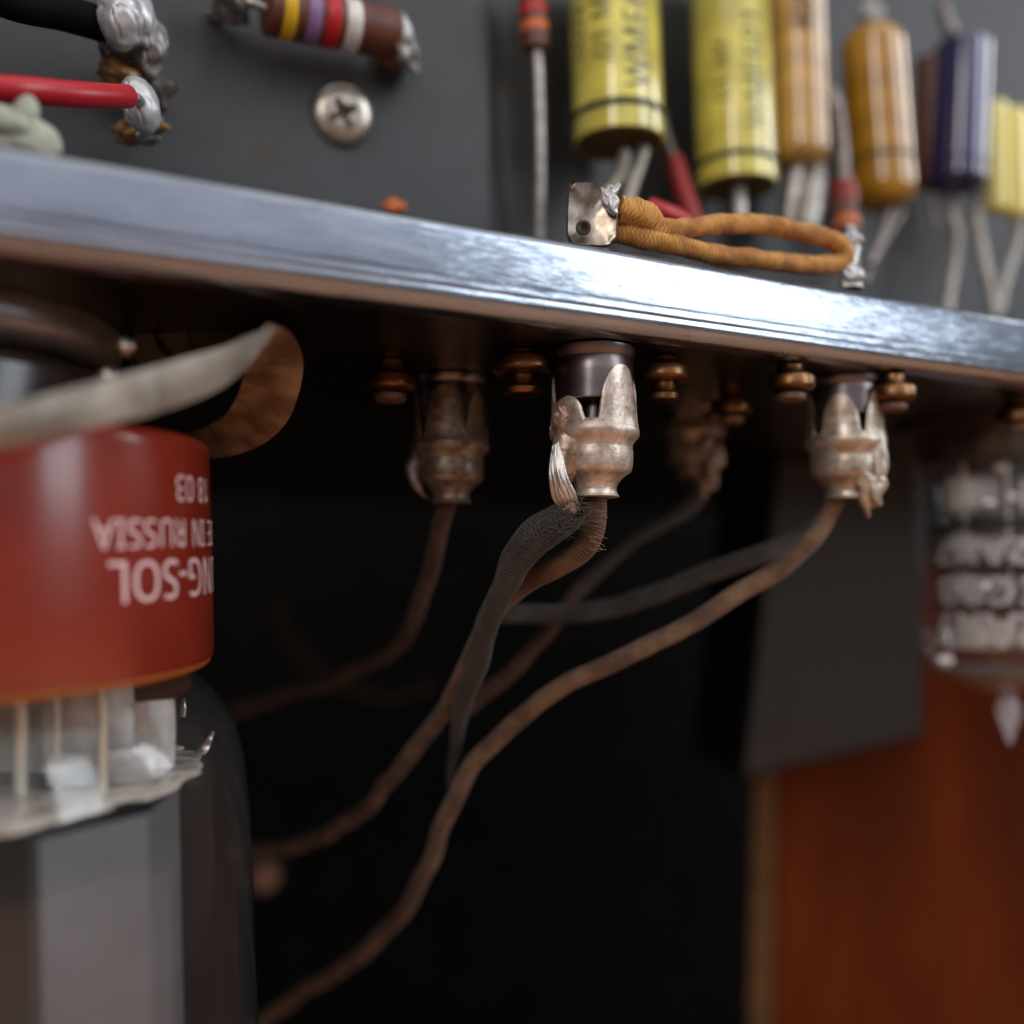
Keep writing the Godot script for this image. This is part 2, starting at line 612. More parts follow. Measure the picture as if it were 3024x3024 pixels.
	mat("hole", lin(0.03, 0.02, 0.015), 0.6)
	mat("jack_shell", lin(0.24, 0.205, 0.205), 0.33, 1.0, mottled, 12.0)
	mat("bronze_nut", lin(0.28, 0.14, 0.066), 0.36, 1.0, mottled, 6.0)
	mat("dark_brass", lin(0.16, 0.09, 0.06), 0.5, 0.4)
	mat("bright_strand", lin(0.60, 0.56, 0.52), 0.33, 0.9)
	mat("phenolic", lin(0.05, 0.022, 0.016), 0.3, 0.0, mottled, 20.0)
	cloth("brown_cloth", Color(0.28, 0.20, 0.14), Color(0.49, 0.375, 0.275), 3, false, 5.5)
	cloth("shaded_cloth", Color(0.19, 0.125, 0.09), Color(0.36, 0.25, 0.185), 3, false, 5.5)  # brown cloth darkened to hold the shade under the chassis
	cloth("tan_cloth", Color(0.60, 0.39, 0.16), Color(0.84, 0.62, 0.32), 6, true, 2.0)
	cloth("grey_braid", Color(0.05, 0.046, 0.043), Color(0.29, 0.27, 0.25), 9, true, 1.7, 0.014)
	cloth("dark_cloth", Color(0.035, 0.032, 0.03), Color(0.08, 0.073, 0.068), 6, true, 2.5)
	mat("fray", lin(0.075, 0.066, 0.058), 0.95)
	mat("brown_thread", lin(0.30, 0.19, 0.12), 0.9)
	mat("transformer", lin(0.0100, 0.0108, 0.0125), 0.5, 0.0, cloudy, 60.0, fine, 0.003)
	var wood := mat("mahogany", Color.WHITE, 0.55)
	wood.metallic_specular = 0.25
	wood.albedo_texture = noise_tex(21, 0.012, Color(0.31, 0.115, 0.03), Color(0.47, 0.20, 0.06), 0.0, 512, 5)
	wood.uv1_scale = Vector3(0.09, 0.018, 1)
	mat("ply_edge", lin(0.19, 0.085, 0.022), 0.7, 0.0, mottled, 30.0)
	mat("cabinet_black", lin(0.0085, 0.008, 0.0074), 0.9, 0.0, cloudy, 120.0)
	M.cabinet_black.metallic_specular = 0.12
	var oak := mat("table_wood", Color.WHITE, 0.5)
	oak.albedo_texture = noise_tex(22, 0.02, Color(0.79, 0.54, 0.38), Color(0.92, 0.69, 0.50), 0.0, 512, 5)
	oak.uv1_scale = Vector3(0.03, 0.2, 1)

# ---------------------------------------------------------------- the place
func _ready() -> void:
	rng.seed = 7
	wob.seed = 2
	wob.frequency = 0.03
	wob.fractal_octaves = 1
	# camera
	var cam := Camera3D.new()
	cam.name = "camera"
	var at := CameraAttributesPhysical.new()
	at.frustum_focal_length = 24.064
	at.frustum_near = 0.005
	at.frustum_far = 10.0
	at.frustum_focus_distance = 0.0965
	at.exposure_aperture = 6.1
	cam.attributes = at
	cam.transform = Transform3D(Basis(Vector3(0.88735, -0.00534, 0.46107), Vector3(-0.02709, 0.99760, 0.06370), Vector3(-0.46031, -0.06901, 0.88507)), Vector3(-39.850, -30.275, 76.341) * MM)
	add_child(cam)
	cam.current = true
	# the dim room behind the viewer
	var we := WorldEnvironment.new()
	we.name = "room_light"
	var env := Environment.new()
	env.background_mode = Environment.BG_COLOR
	env.background_color = lin(0.075, 0.072, 0.075)
	env.tonemap_mode = Environment.TONE_MAPPER_LINEAR
	env.tonemap_exposure = 1.15
	env.sdfgi_enabled = true
	env.ssao_enabled = true
	env.ssil_enabled = true
	we.environment = env
	add_child(we)
	window_light("window_light", 40.0, 23.0, 0.8, Vector2(0.25, 0.55), 0.25, Color(0.93, 0.97, 1.0))
	window_light("second_window_light", -46.0, 27.0, 0.9, Vector2(0.12, 0.6), 0.21, Color(1.0, 0.975, 0.96))
	window_light("pale_wall_light", -6.0, 24.0, 1.0, Vector2(1.0, 0.6), 0.125, Color(0.97, 0.96, 1.0))
	window_light("ceiling_light", 10.0, 66.0, 0.9, Vector2(1.2, 0.9), 0.3, Color(1.0, 0.99, 0.97))
	window_light("side_window_light", 82.0, 24.0, 0.8, Vector2(0.16, 0.3), 0.1, Color(0.97, 0.98, 1.0))
	materials()
	cabinet()
	chassis()
	boards()
	left_of_board()
	capacitors()
	lugs()
	big_valve()
	plugs()
	cables()
	nuts()
	small_valve()

func window_light(called: String, az: float, el: float, dist: float, size: Vector2, energy: float, c: Color) -> void:
	var l := AreaLight3D.new()
	l.name = called
	l.area_size = size
	l.area_normalize_energy = true
	l.light_energy = energy
	l.light_color = c
	l.area_range = 4.0
	l.area_attenuation = 2.0
	l.shadow_enabled = true
	var a := deg_to_rad(az)
	var e := deg_to_rad(el)
	var p := Vector3(sin(a) * cos(e), sin(e), cos(a) * cos(e)) * dist
	var aim := Vector3(0.02, -0.01, -0.02)
	add_child(l)
	l.look_at_from_position(p, aim, UP)

func cabinet() -> void:
	var st := mb()
	box(st, Vector3(60, -60, -330), Vector3(420, 260, 6), 0.0)
	struct("wall", st, M.cabinet_black)
	st = mb()
	box(st, Vector3(60, -230, -170), Vector3(420, 8, 160), 0.0)
	struct("cabinet_floor", st, M.cabinet_black)
	st = mb()
	box(st, Vector3(100, -214, 370), Vector3(700, 10, 372), 2.0)
	struct("tabletop", st, M.table_wood)
	# mahogany panel with a bare edge
	var o := Vector3(118.11, -102.26, -109.25)
	var t := thing("wooden_panel", "red-brown varnished wooden panel below the black box", "panel", o)
	st = mb()
	var bs := Basis(UP, deg_to_rad(-42)) * Basis(Vector3(0, 0, 1), deg_to_rad(-2.5))
	box(st, o + bs * Vector3(124, 0, 0), Vector3(120, 80, 6), 0.6, bs)
	obj("board", st, M.mahogany, t)
	st = mb()
	box(st, o + bs * Vector3(1.5, 0, 0.0), Vector3(2.5, 80, 6.2), 0.6, bs)
	obj("bare_edge", st, M.ply_edge, t)
	# transformer
	o = Vector3(99.07, -38.26, -62.19)
	t = thing("transformer", "matt black transformer box hanging beside the small clear valve", "transformer", o)
	st = mb()
	var front: Array = [Vector3(79.90, -64.79, -67.45), Vector3(121.21, -59.97, -63.66), Vector3(120.11, -6.47, -60.06), Vector3(84.66, -8.15, -61.68)]
	var back := []
	for p: Vector3 in front: back.append(p + Vector3(9, 0, -26))
	var mid := []
	for p: Vector3 in front: mid.append(p + ((front[0] + front[2]) / 2 - p) * 0.04 + Vector3(-0.46, 0, 0.888) * 0.8)
	face(st, mid[0], mid[1], mid[2], mid[3])
	for k in 4:
		var n := (k + 1) % 4
		face(st, front[k], front[n], mid[n], mid[k])
		face(st, back[k], back[n], front[n], front[k])
	face(st, back[3], back[2], back[1], back[0])
	obj("can", st, M.transformer, t)
	# faint fixings far in the dark
	for d in [["hex_bolt", Vector3(8.88, -84.34, -117.20), 3.0, "brassy bolt head in the shadow beside the large valve glass"]]:
		t = thing(d[0], d[3], "bolt", d[1])
		st = mb()
		lathe(st, d[1] - Vector3(0, 0, 3), Vector3(0, 0, 1), [Vector2(0.01, 0), Vector2(d[2] * 1.3, 0), Vector2(d[2] * 1.3, 0.8), Vector2(0.01, 0.8)], 24)
		obj("washer", st, M.transformer, t)
		st = mb()
		lathe(st, d[1] - Vector3(0, 0, 2.2), Vector3(0, 0, 1), [Vector2(d[2], 0), Vector2(d[2], 2.4), Vector2(d[2] * 0.85, 3.0), Vector2(0.01, 3.1)], 6)
		obj("head", st, M.dark_brass if "brassy bolt head in" in d[3] else M.transformer, t)

func chassis() -> void:
	var t := thing("chassis", "bright plated steel chassis edge running across the picture", "chassis", Vector3(0, 0, 0))
	# profile from the inner wall over the lip to the underside (y, z)
	var pr := [Vector2(-6.4, -60), Vector2(-6.4, -2.6), Vector2(-5.4, -2.1), Vector2(-1.4, -2.1), Vector2(-0.4, -1.9), Vector2(0.0, -1.3)]
	for i in range(1, 9): pr.append(Vector2(-1.1 + 1.1 * cos(PI / 2 * i / 8), -1.1 + 1.1 * sin(PI / 2 * i / 8)))
	pr += [Vector2(-2.4, 0.06), Vector2(-4.6, 0.03), Vector2(-4.9, 0.0), Vector2(-5.1, -0.04), Vector2(-5.3, -0.01), Vector2(-5.6, 0.0), Vector2(-5.75, -0.05), Vector2(-5.85, -0.09), Vector2(-5.95, -0.02)]
	for i in range(1, 10): pr.append(Vector2(-5.98 - 1.92 * sin(PI / 2 * i / 9), -1.95 + 1.93 * cos(PI / 2 * i / 9)))
	var st := mb()
	var rows := []
	var vs := []
	var us := []
	var xs := []
	for i in 121: xs.append(-120.0 + i * 3.5)
	for x in xs: us.append(x * 0.01)
	var s := 0.0
	for i in pr.size():
		var p: Vector2 = pr[i]
		if i > 0: s += p.distance_to(pr[i - 1])
		var row := []
		for x: float in xs:
			var w := 0.05 * wob.get_noise_2d(x * 2.0, p.x * 6.0) if p.y > -1.0 else 0.0
			row.append(Vector3(x, p.x, p.y + w))
		row.reverse()
		rows.append(row)
		vs.append(s * 0.1)
	us.reverse()
	grid(st, rows, false, [], vs, us)
	obj("lip", st, M.plated_steel, t)
	st = mb()
	box(st, Vector3(90, -7.5, -95), Vector3(210, 0.41, 93.1), 0.0)
	obj("wall", st, M.chassis_underside, t)
	st = mb()
	box(st, Vector3(90, 70, -58), Vector3(210, 76, 0.8), 0.0)
	obj("floor_plate", st, M.chassis_inside, t)

func boards() -> void:
	var e := Vector3(17.78, 31.75, -40.00)
	var t := thing("fibre_board", "black fibre eyelet board at upper left holding the cross-head screw", "circuit board", Vector3(-40, 0, -40))
	var st := mb()
	box(st, Vector3((e.x - 120) / 2, 40, -41.5), Vector3((e.x + 120) / 2, 46, 1.5), 0.25)
	obj("board", st, M.fibre_board, t)
	t = thing("fibre_board", "black fibre board behind the yellow capacitors, set slightly lower", "circuit board", Vector3(80, 0, -41))
	st = mb()
	box(st, Vector3(e.x + 0.4 + 80, 40, -43.2), Vector3(80, 46, 1.5), 0.25)
	obj("board", st, M.fibre_board_dark, t)

func resistor(called: String, label: String, a: Vector3, b: Vector3, r: float, bands: Array, m: Material, leads: Array, lead_r: float) -> Node3D:
	var t := thing(called, label, "resistor", (a + b) / 2)
	var ax := (b - a).normalized()
	var l := a.distance_to(b)
	var st := mb()
	lathe(st, a, ax, [Vector2(0.01, 0), Vector2(r * 0.9, 0), Vector2(r, r * 0.1), Vector2(r, l - r * 0.1), Vector2(r * 0.9, l), Vector2(0.01, l)], 36)
	obj("body", st, m, t)
	for d in bands:
		st = mb()
		var h: float = d[0] * l
		lathe(st, a, ax, [Vector2(r * 0.99, h - d[1]), Vector2(r + 0.05, h - d[1]), Vector2(r + 0.05, h + d[1]), Vector2(r * 0.99, h + d[1])], 36)
		obj("colour_band", st, M[d[2]], t)
	for d in leads:
		st = mb()
		sweep(st, spline(d, 0.6), [lead_r], 10)
		obj("lead", st, M.tinned, t)
	return t

func left_of_board() -> void:
	# large resistor on the board
	var a := Vector3(-13.14, 33.72, -34.00)
	var b := Vector3(2.45, 34.56, -34.00)
	resistor("resistor", "brown resistor with yellow, violet, red and silver bands above the screw", a, b, 2.85,
		[[0.145, 0.75, "band_yellow"], [0.32, 0.75, "band_violet"], [0.46, 0.85, "band_red"], [0.615, 0.9, "band_silver"]], M.brown_body,
		[[b - (b - a) * 0.02, Vector3(3.12, 34.33, -34.00), Vector3(4.59, 34.15, -36.00), Vector3(6.32, 34.89, -40.00)], [a + (b - a) * 0.02, Vector3(-14.79, 34.28, -34.50), Vector3(-16.22, 34.69, -36.00)]], 0.5)
	var t := thing("solder_joint", "bright solder joint at the right end of the banded resistor", "solder", Vector3(4.18, 34.71, -36.00))
	var st := mb()
	blob(st, Vector3(2.49, 34.27, -33.40), seen(1.4, 2.9, 2.0, 0.3), 0.35, 1.0, 22, 3.0)
	blob(st, Vector3(4.93, 34.00, -36.50), seen(1.1, 2.4, 2.6, 0.35), 0.3, 1.0, 22, 9.0)
	obj("solder", st, M.solder, t)
	st = mb()
	blob(st, Vector3(3.81, 34.32, -38.60), seen(2.6, 1.3, 1.2, -0.3), 0.3)
	obj("flux", st, M.flux, t)
	t = thing("solder_joint", "small grey solder peak at the left end of the banded resistor", "solder", Vector3(-16.79, 34.04, -36.00))
	st = mb()
	blob(st, Vector3(-16.68, 34.20, -36.00), seen(1.9, 1.6, 3.0, -0.4), 0.4, 1.0, 22, 5.0)
	blob(st, Vector3(-15.58, 34.26, -37.00), seen(0.8, 1.5, 1.6, 0.3), 0.3, 1.0, 16, 6.0)
	blob(st, Vector3(-17.47, 34.55, -39.00), seen(1.0, 0.8, 1.0), 0.5, 1.0, 16, 8.0)
	obj("solder", st, M.dull_solder, t)
	# screw
	var c := Vector3(-2.25, 26.05, -40.00)
	t = thing("cross_head_screw", "nickel cross-head screw in the black fibre board", "screw", c)
	var ax := Vector3(-0.20, -0.14, 0.97).normalized()
	st = mb()
	var pr := [Vector2(3.45, 0.0), Vector2(3.68, 0.3), Vector2(3.68, 0.75)]
	for i in range(1, 9):
		var w: float = PI / 2 * i / 8
		pr.append(Vector2(1.2 + 2.48 * cos(w), 0.75 + 1.15 * sin(w)))
	pr.append(Vector2(0.01, 1.93))
	lathe(st, c, ax, pr, 48)
	var csg := CSGCombiner3D.new()
	csg.name = "head"
	var hm := CSGMesh3D.new()
	st.generate_normals()
	var arr := st.commit_to_arrays()
	var v: PackedVector3Array = arr[Mesh.ARRAY_VERTEX]
	var es := side(ax)
	# close the underside so that the head is a solid
	st = mb()
	lathe(st, Vector3.ZERO, Vector3(0, 1, 0), [Vector2(0.0, 0.0)] + pr.slice(0, -1) + [Vector2(0.0, 1.93)], 40)
	st.generate_normals()
	arr = st.commit_to_arrays()
	v = arr[Mesh.ARRAY_VERTEX]
	for i in v.size(): v[i] = v[i] * MM
	arr[Mesh.ARRAY_VERTEX] = v
	var am := ArrayMesh.new()
	am.add_surface_from_arrays(Mesh.PRIMITIVE_TRIANGLES, arr)
	hm.mesh = am
	hm.material = M.nickel
	csg.add_child(hm)
	for k in 2:
		var sl := CSGBox3D.new()
		sl.size = Vector3(3.7, 2.4, 0.72) * MM
		sl.position = Vector3(0, 1.75, 0) * MM
		sl.rotation.y = PI / 2 * k + 0.5
		sl.operation = CSGShape3D.OPERATION_SUBTRACTION
		sl.material = M.dull_lead
		csg.add_child(sl)
	var cone := CSGCylinder3D.new()
	cone.cone = true
	cone.radius = 1.15 * MM
	cone.height = 2.2 * MM
	cone.sides = 16
	cone.position = Vector3(0, 1.2, 0) * MM
	cone.rotation.x = PI
	cone.operation = CSGShape3D.OPERATION_SUBTRACTION
	cone.material = M.dull_lead
	csg.add_child(cone)
	csg.basis = Basis(es[0], ax, es[0].cross(ax))
	t.add_child(csg)
	# red wire and its joint
	t = thing("red_wire", "red insulated wire soldered to the board at the left", "wire", Vector3(-34.17, 13.77, -21.22))
	st = mb()
	sweep(st, spline([Vector3(-41.61, 10.37, -16.31), Vector3(-37.70, 11.14, -16.48), Vector3(-33.47, 12.67, -18.68), Vector3(-30.38, 14.41, -21.46), Vector3(-28.52, 15.78, -23.77)], 0.8), [1.12, 1.12, 1.08], 20)
	obj("insulation", st, M.red_plastic, t)
	st = mb()
	sweep(st, spline([Vector3(-28.75, 15.59, -23.45), Vector3(-27.68, 16.05, -24.44), Vector3(-26.64, 16.73, -27.24)], 0.6), [0.55], 12)
	obj("conductor", st, M.tinned, t)
	t = thing("solder_joint", "white shiny solder blob at the end of the red wire", "solder", Vector3(-26.57, 17.67, -29.39))
	st = mb()
	blob(st, Vector3(-26.77, 17.07, -27.84), seen(1.75, 3.0, 2.2, 0.35), 0.12, 0.6, 26, 2.0)
	blob(st, Vector3(-27.56, 16.48, -27.74), seen(0.9, 1.7, 1.4, 0.2), 0.3, 1.0, 18, 4.0)
	obj("solder", st, M.solder, t)
	st = mb()
	blob(st, Vector3(-28.15, 22.74, -34.34), seen(2.2, 1.3, 1.6, -0.4), 0.4, 1.0, 18, 7.0)
	blob(st, Vector3(-26.05, 17.21, -34.80), seen(2.6, 1.1, 1.6, 0.1), 0.5, 1.0, 18, 1.0)
	obj("flux", st, M.flux, t)
	st = mb()
	blob(st, Vector3(-25.01, 17.21, -34.26), seen(1.5, 0.9, 1.4, 0.5), 0.6, 1.0, 18, 11.0)
	blob(st, Vector3(-25.60, 16.98, -35.72), seen(1.3, 0.5, 1.0, -0.2), 0.6, 1.0, 18, 12.0)
	obj("crust", st, M.dull_solder, t)
	# burnt flux trail between the joints
	t = thing("flux_residue", "dark burnt flux crust between the two left solder joints", "flux", Vector3(-25.53, 23.19, -36.33))
	st = mb()
	sweep(st, spline([Vector3(-30.06, 26.47, -36.17), Vector3(-28.25, 26.09, -36.38), Vector3(-26.59, 25.18, -36.72), Vector3(-25.05, 24.04, -36.01), Vector3(-23.99, 22.33, -35.59), Vector3(-23.18, 20.80, -36.42)], 0.7), [0.8, 1.5, 1.9, 1.8, 1.5, 0.4], 14, true, 0.6, Vector3.ZERO, 1.1, 0.05)
	obj("crust", st, M.burnt_flux, t)
	# upper joint
	t = thing("solder_joint", "large jagged silver solder joint in the top left corner", "solder", Vector3(-27.41, 26.71, -32.51))
	st = mb()
	blob(st, Vector3(-28.60, 26.43, -29.76), seen(2.2, 3.2, 2.4, 0.35), 0.22, 0.7, 26, 3.5)
	blob(st, Vector3(-26.75, 27.68, -30.96), seen(1.6, 3.4, 2.0, 0.25), 0.22, 0.8, 26, 8.5)
	blob(st, Vector3(-29.80, 26.19, -31.54), seen(1.8, 1.0, 1.6, -0.6), 0.4, 1.0, 20, 5.5)
	obj("solder", st, M.solder, t)
	st = mb()
	blob(st, Vector3(-25.53, 25.59, -32.75), seen(1.9, 3.4, 1.8, 0.15), 0.3, 0.9, 26, 1.5)
	blob(st, Vector3(-28.50, 25.74, -33.15), seen(2.4, 1.1, 1.6, -0.3), 0.25, 1.0, 20, 2.5)
	blob(st, Vector3(-26.26, 24.89, -34.31), seen(1.6, 1.2, 1.2, -0.4), 0.6, 1.0, 20, 13.5)
	obj("crust", st, M.dull_solder, t)
	# dark roll added to stand for the shadow in the corner
	t = thing("shadow_roll", "added black roll standing for the shadow beside the top left joint", "wire", Vector3(-35.27, 25.59, -29.91))
	st = mb()
	sweep(st, spline([Vector3(-42.88, 24.01, -24.95), Vector3(-38.10, 24.68, -28.06), Vector3(-33.83, 25.88, -30.26), Vector3(-29.81, 26.29, -31.53)], 0.9), [1.7], 18)
	obj("insulation", st, M.shadow_black, t)  # drawn in place of a shadow, not a real wire
	# waxy lump by the lip
	t = thing("wax_lump", "pale greenish wax lump behind the steel edge at far left", "wax", Vector3(-38.15, 5.57, -10.37))
	st = mb()
	blob(st, Vector3(-38.85, 4.46, -10.82), seen(4.4, 2.4, 1.6, -0.3), 0.15, 1.0, 26, 6.1)
	blob(st, Vector3(-37.51, 6.35, -9.97), seen(0.95, 1.5, 1.0, -0.3), 0.12, 1.0, 20, 2.2)
	blob(st, Vector3(-39.26, 5.25, -9.84), seen(2.6, 1.3, 1.2, -0.3), 0.12, 1.0, 22, 3.2)
	obj("lump", st, M.wax, t)
	# orange bead
	t = thing("orange_bead", "tiny orange bead peeping over the steel edge", "bead", Vector3(3.25, 15.27, -37.00))
	st = mb()
	blob(st, Vector3(3.25, 14.62, -37.00), seen(1.4, 1.2, 1.2), 0.2)
	obj("bead", st, M.band_orange, t)
	# thin upright resistor
	a = Vector3(21.63, 48.59, -36.00)
	b = Vector3(22.49, 38.48, -36.00)
	resistor("resistor", "slim dark red resistor standing left of the yellow capacitors", a, b, 1.72,
		[[0.5, 0.55, "band_red"], [0.72, 0.6, "band_orange"], [0.32, 0.5, "band_violet"]], M.brown_body, [[b - UP * -0.4, Vector3(22.78, 34.65, -36.00), Vector3(23.20, 24.37, -36.50), Vector3(23.79, 13.72, -38.00)]], 0.72)

func tube_cap(called: String, label: String, top: Vector3, bot: Vector3, r: float, m: Material, ends: float, endm: Material) -> Node3D:
	var t := thing(called, label, "capacitor", (top + bot) / 2)
	var ax := (top - bot).normalized()
	var l := top.distance_to(bot)
	var st := mb()
	var pr := []
	if ends <= 0.5:
		pr = [Vector2(r * 0.955, 0.0), Vector2(r * 0.985, 0.02), Vector2(r, 0.2), Vector2(r, l - 0.2), Vector2(r * 0.96, l)]
	else:
		pr.append(Vector2(0.01, 0))
		for i in range(0, 9): pr.append(Vector2(r - ends + ends * sin(PI / 2 * i / 8), ends - ends * cos(PI / 2 * i / 8)))
		for i in range(0, 9): pr.append(Vector2(r - ends + ends * cos(PI / 2 * i / 8), l - ends + ends * sin(PI / 2 * i / 8)))
		pr.append(Vector2(0.01, l))
	lathe(st, bot, ax, pr, 56)
	obj("body", st, m, t, 0.16, 7.0)
	if endm:
		st = mb()
		lathe(st, bot, ax, [Vector2(0.01, 0.3), Vector2(r * 0.5, 0.25), Vector2(r * 0.95, 0.05)], 48)
		obj("end_seal", st, endm, t)
	return t

func lead(t: Node3D, pts: Array, r: Array, m: Material) -> void:
	var st := mb()
	sweep(st, spline(pts, 0.7), r, 12)
	obj("lead", st, m, t)

func capacitors() -> void:
	# first yellow capacitor
	var top := Vector3(32.79, 51.79, -33.50)
	var bot := Vector3(33.43, 27.11, -33.50)
	var t := tube_cap("yellow_capacitor", "yellow tubular capacitor in front, nearest the metal lug", top, bot, 5.95, M.cap_yellow, 0.0, M.cap_end)
	var ax := (top - bot).normalized()
	var st := mb()
	lathe(st, bot, ax, [Vector2(5.9, 2.75), Vector2(5.985, 2.75), Vector2(5.985, 3.75), Vector2(5.9, 3.75)], 56)
	obj("printed_ring", st, M.ink_green, t)
	lettering("WMF6P1", 3.4, bot, ax, 6.0, 0.36, 14.2, 1, M.ink_faded, t, false, 1.0)
	lettering(".01 MF", 2.6, bot, ax, 6.0, -0.42, 13.5, 1, M.ink_faded, t)
	lettering("600V", 2.4, bot, ax, 6.0, -1.02, 13.5, 1, M.ink_faded, t)
	lead(t, [Vector3(32.48, 24.85, -30.88), Vector3(30.54, 21.47, -28.77), Vector3(23.93, 15.55, -20.24), Vector3(15.91, 9.20, -9.09)], [0.75], M.tinned)
	# second yellow capacitor
	top = Vector3(52.36, 58.15, -33.50)
	bot = Vector3(53.11, 24.66, -33.50)
	t = tube_cap("yellow_capacitor", "yellow tubular capacitor touching the tan capacitor on its right", top, bot, 5.55, M.cap_yellow, 0.0, M.cap_end)
	ax = (top - bot).normalized()
	st = mb()
	lathe(st, bot, ax, [Vector2(5.5, 2.6), Vector2(5.585, 2.6), Vector2(5.585, 3.5), Vector2(5.5, 3.5)], 56)
	obj("printed_ring", st, M.ink_green, t)
	lettering("WMF6P1", 3.1, bot, ax, 5.6, 0.33, 14.8, 1, M.ink_faded, t)
	lettering(".01 MF", 2.4, bot, ax, 5.6, -0.5, 14.5, 1, M.ink_faded, t)
	lead(t, [Vector3(52.01, 24.26, -32.07), Vector3(51.55, 21.48, -31.40), Vector3(51.10, 18.59, -30.73)], [1.0], M.tinned)
	# silver lead beside the first one
	var w := thing("component_lead", "thick bright tinned lead dropping behind the metal lug", "lead", Vector3(31.65, 20.40, -27.14))
	lead(w, [Vector3(35.65, 26.09, -31.40), Vector3(34.09, 23.34, -30.16), Vector3(31.21, 19.42, -27.45), Vector3(28.49, 15.31, -24.66), Vector3(27.22, 12.38, -23.29)], [0.98], M.tinned)
	# tan capacitor
	top = Vector3(65.45, 63.00, -34.00)
	bot = Vector3(65.62, 30.22, -34.00)
	t = tube_cap("tan_capacitor", "tan tubular capacitor with rounded end between yellow and mustard ones", top, bot, 4.15, M.cap_tan, 2.4, null)
	ax = (top - bot).normalized()
	lettering("400", 3.2, bot, ax, 4.45, -0.05, 22.0, 1, M.cap_end, t)
	lead(t, [Vector3(64.86, 30.38, -33.95), Vector3(63.70, 27.06, -33.68), Vector3(62.63, 22.87, -33.43), Vector3(61.89, 19.48, -32.96)], [1.0], M.tinned)
	lead(t, [Vector3(68.35, 31.17, -34.33), Vector3(66.80, 27.43, -33.17), Vector3(65.07, 22.85, -32.17), Vector3(63.33, 19.13, -31.10)], [1.9, 2.2, 2.3, 2.0], M.tinned)
	# mustard capsule
	top = Vector3(79.66, 54.51, -33.00)
	bot = Vector3(81.28, 26.06, -33.00)
	t = tube_cap("mustard_capacitor", "mustard capsule-shaped capacitor with round ends", top, bot, 4.85, M.cap_mustard, 3.6, null)
	ax = (top - bot).normalized()
	st = mb()
	lathe(st, bot, ax, [Vector2(4.8, 7.0), Vector2(4.885, 7.0), Vector2(4.885, 7.7), Vector2(4.8, 7.7)], 48)
	obj("printed_ring", st, M.ink_faded, t)
	lead(t, [Vector3(81.73, 26.30, -32.27), Vector3(79.41, 22.57, -31.51), Vector3(75.18, 17.34, -29.60), Vector3(73.77, 15.49, -29.35)], [0.7], M.dull_lead)
	lead(t, [Vector3(79.87, 54.22, -33.32), Vector3(81.18, 57.60, -34.64), Vector3(82.53, 62.04, -35.85)], [0.8], M.dull_lead)
	st = mb()
	blob(st, Vector3(81.25, 57.76, -34.59), seen(1.7, 2.6, 1.2), 0.3)
	obj("solder", st, M.dull_solder, t)
	# bent wire left of it
	w = thing("component_lead", "grey wire bent over beside the mustard capacitor", "lead", Vector3(71.35, 36.01, -32.40))
	lead(w, [Vector3(68.96, 41.89, -33.18), Vector3(69.06, 41.96, -31.99), Vector3(69.34, 40.16, -30.86), Vector3(70.14, 35.91, -30.77), Vector3(70.68, 31.27, -30.85), Vector3(70.22, 25.49, -30.41)], [0.95], M.dull_lead)
	st = mb()
	sweep(st, spline([Vector3(70.16, 27.79, -30.27), Vector3(70.36, 25.49, -30.34), Vector3(69.94, 23.20, -29.61)], 0.8), [1.5, 1.9, 1.5], 14)
	obj("sleeve", st, M.red_sleeve, w)
	# navy capacitor
	top = Vector3(99.17, 56.12, -32.00)
	bot = Vector3(96.45, 32.12, -32.00)
	t = tube_cap("navy_capacitor", "glossy navy blue tubular capacitor between mustard and ribbed yellow ones", top, bot, 4.4, M.cap_navy, 0.9, null)
	ax = (top - bot).normalized()
	st = mb()
	lathe(st, bot, ax, [Vector2(4.3, 2.6), Vector2(4.55, 2.8), Vector2(4.55, 3.4), Vector2(4.3, 3.6)], 40)
	obj("crimp_ring", st, M.cap_navy, t)
	lead(t, [Vector3(97.70, 31.33, -34.87), Vector3(97.54, 28.41, -34.05), Vector3(97.54, 25.09, -33.18), Vector3(93.89, 18.80, -31.06), Vector3(89.96, 12.76, -29.05), Vector3(88.10, 9.03, -28.05)], [0.8], M.grey_lead)
	lead(t, [Vector3(100.53, 56.72, -33.68), Vector3(98.75, 60.19, -34.34), Vector3(97.73, 63.66, -34.60)], [1.0], M.dull_lead)
	# brown one behind it
	top = Vector3(96.23, 54.99, -36.00)
	bot = Vector3(95.20, 33.30, -36.00)
	t = tube_cap("brown_capacitor", "narrow brown tubular capacitor half hidden behind the navy one", top, bot, 2.4, M.brown_body, 0.6, null)
	lead(t, [bot + UP * 0.2, bot - UP * 2, bot - UP * 8 + Vector3(1, 0, 0)], [0.6], M.dull_lead)
	# slim pale yellow ones at the edge
	t = tube_cap("slim_capacitor", "leftmost slim pale yellow capacitor, touching the navy one", Vector3(103.94, 46.76, -30.00), Vector3(103.41, 28.30, -30.00), 1.75, M.film_yellow, 1.0, null)
	tube_cap("slim_capacitor", "slim pale yellow capacitor cut by the right picture edge", Vector3(113.68, 47.43, -30.00), Vector3(113.15, 30.27, -30.00), 1.8, M.film_yellow, 1.0, null)
	t = tube_cap("slim_capacitor", "middle one of the slim pale yellow capacitors at the right", Vector3(107.19, 45.80, -29.00), Vector3(106.63, 27.63, -29.00), 1.85, M.film_yellow, 1.0, null)
	lead(t, [Vector3(110.22, 28.55, -30.84), Vector3(105.80, 22.51, -29.09), Vector3(100.99, 16.28, -27.56), Vector3(98.49, 10.83, -27.02)], [0.8], M.grey_lead)
	w = thing("component_lead", "cream lead falling from under the navy capacitor to the board", "lead", Vector3(100.92, 22.54, -31.63))
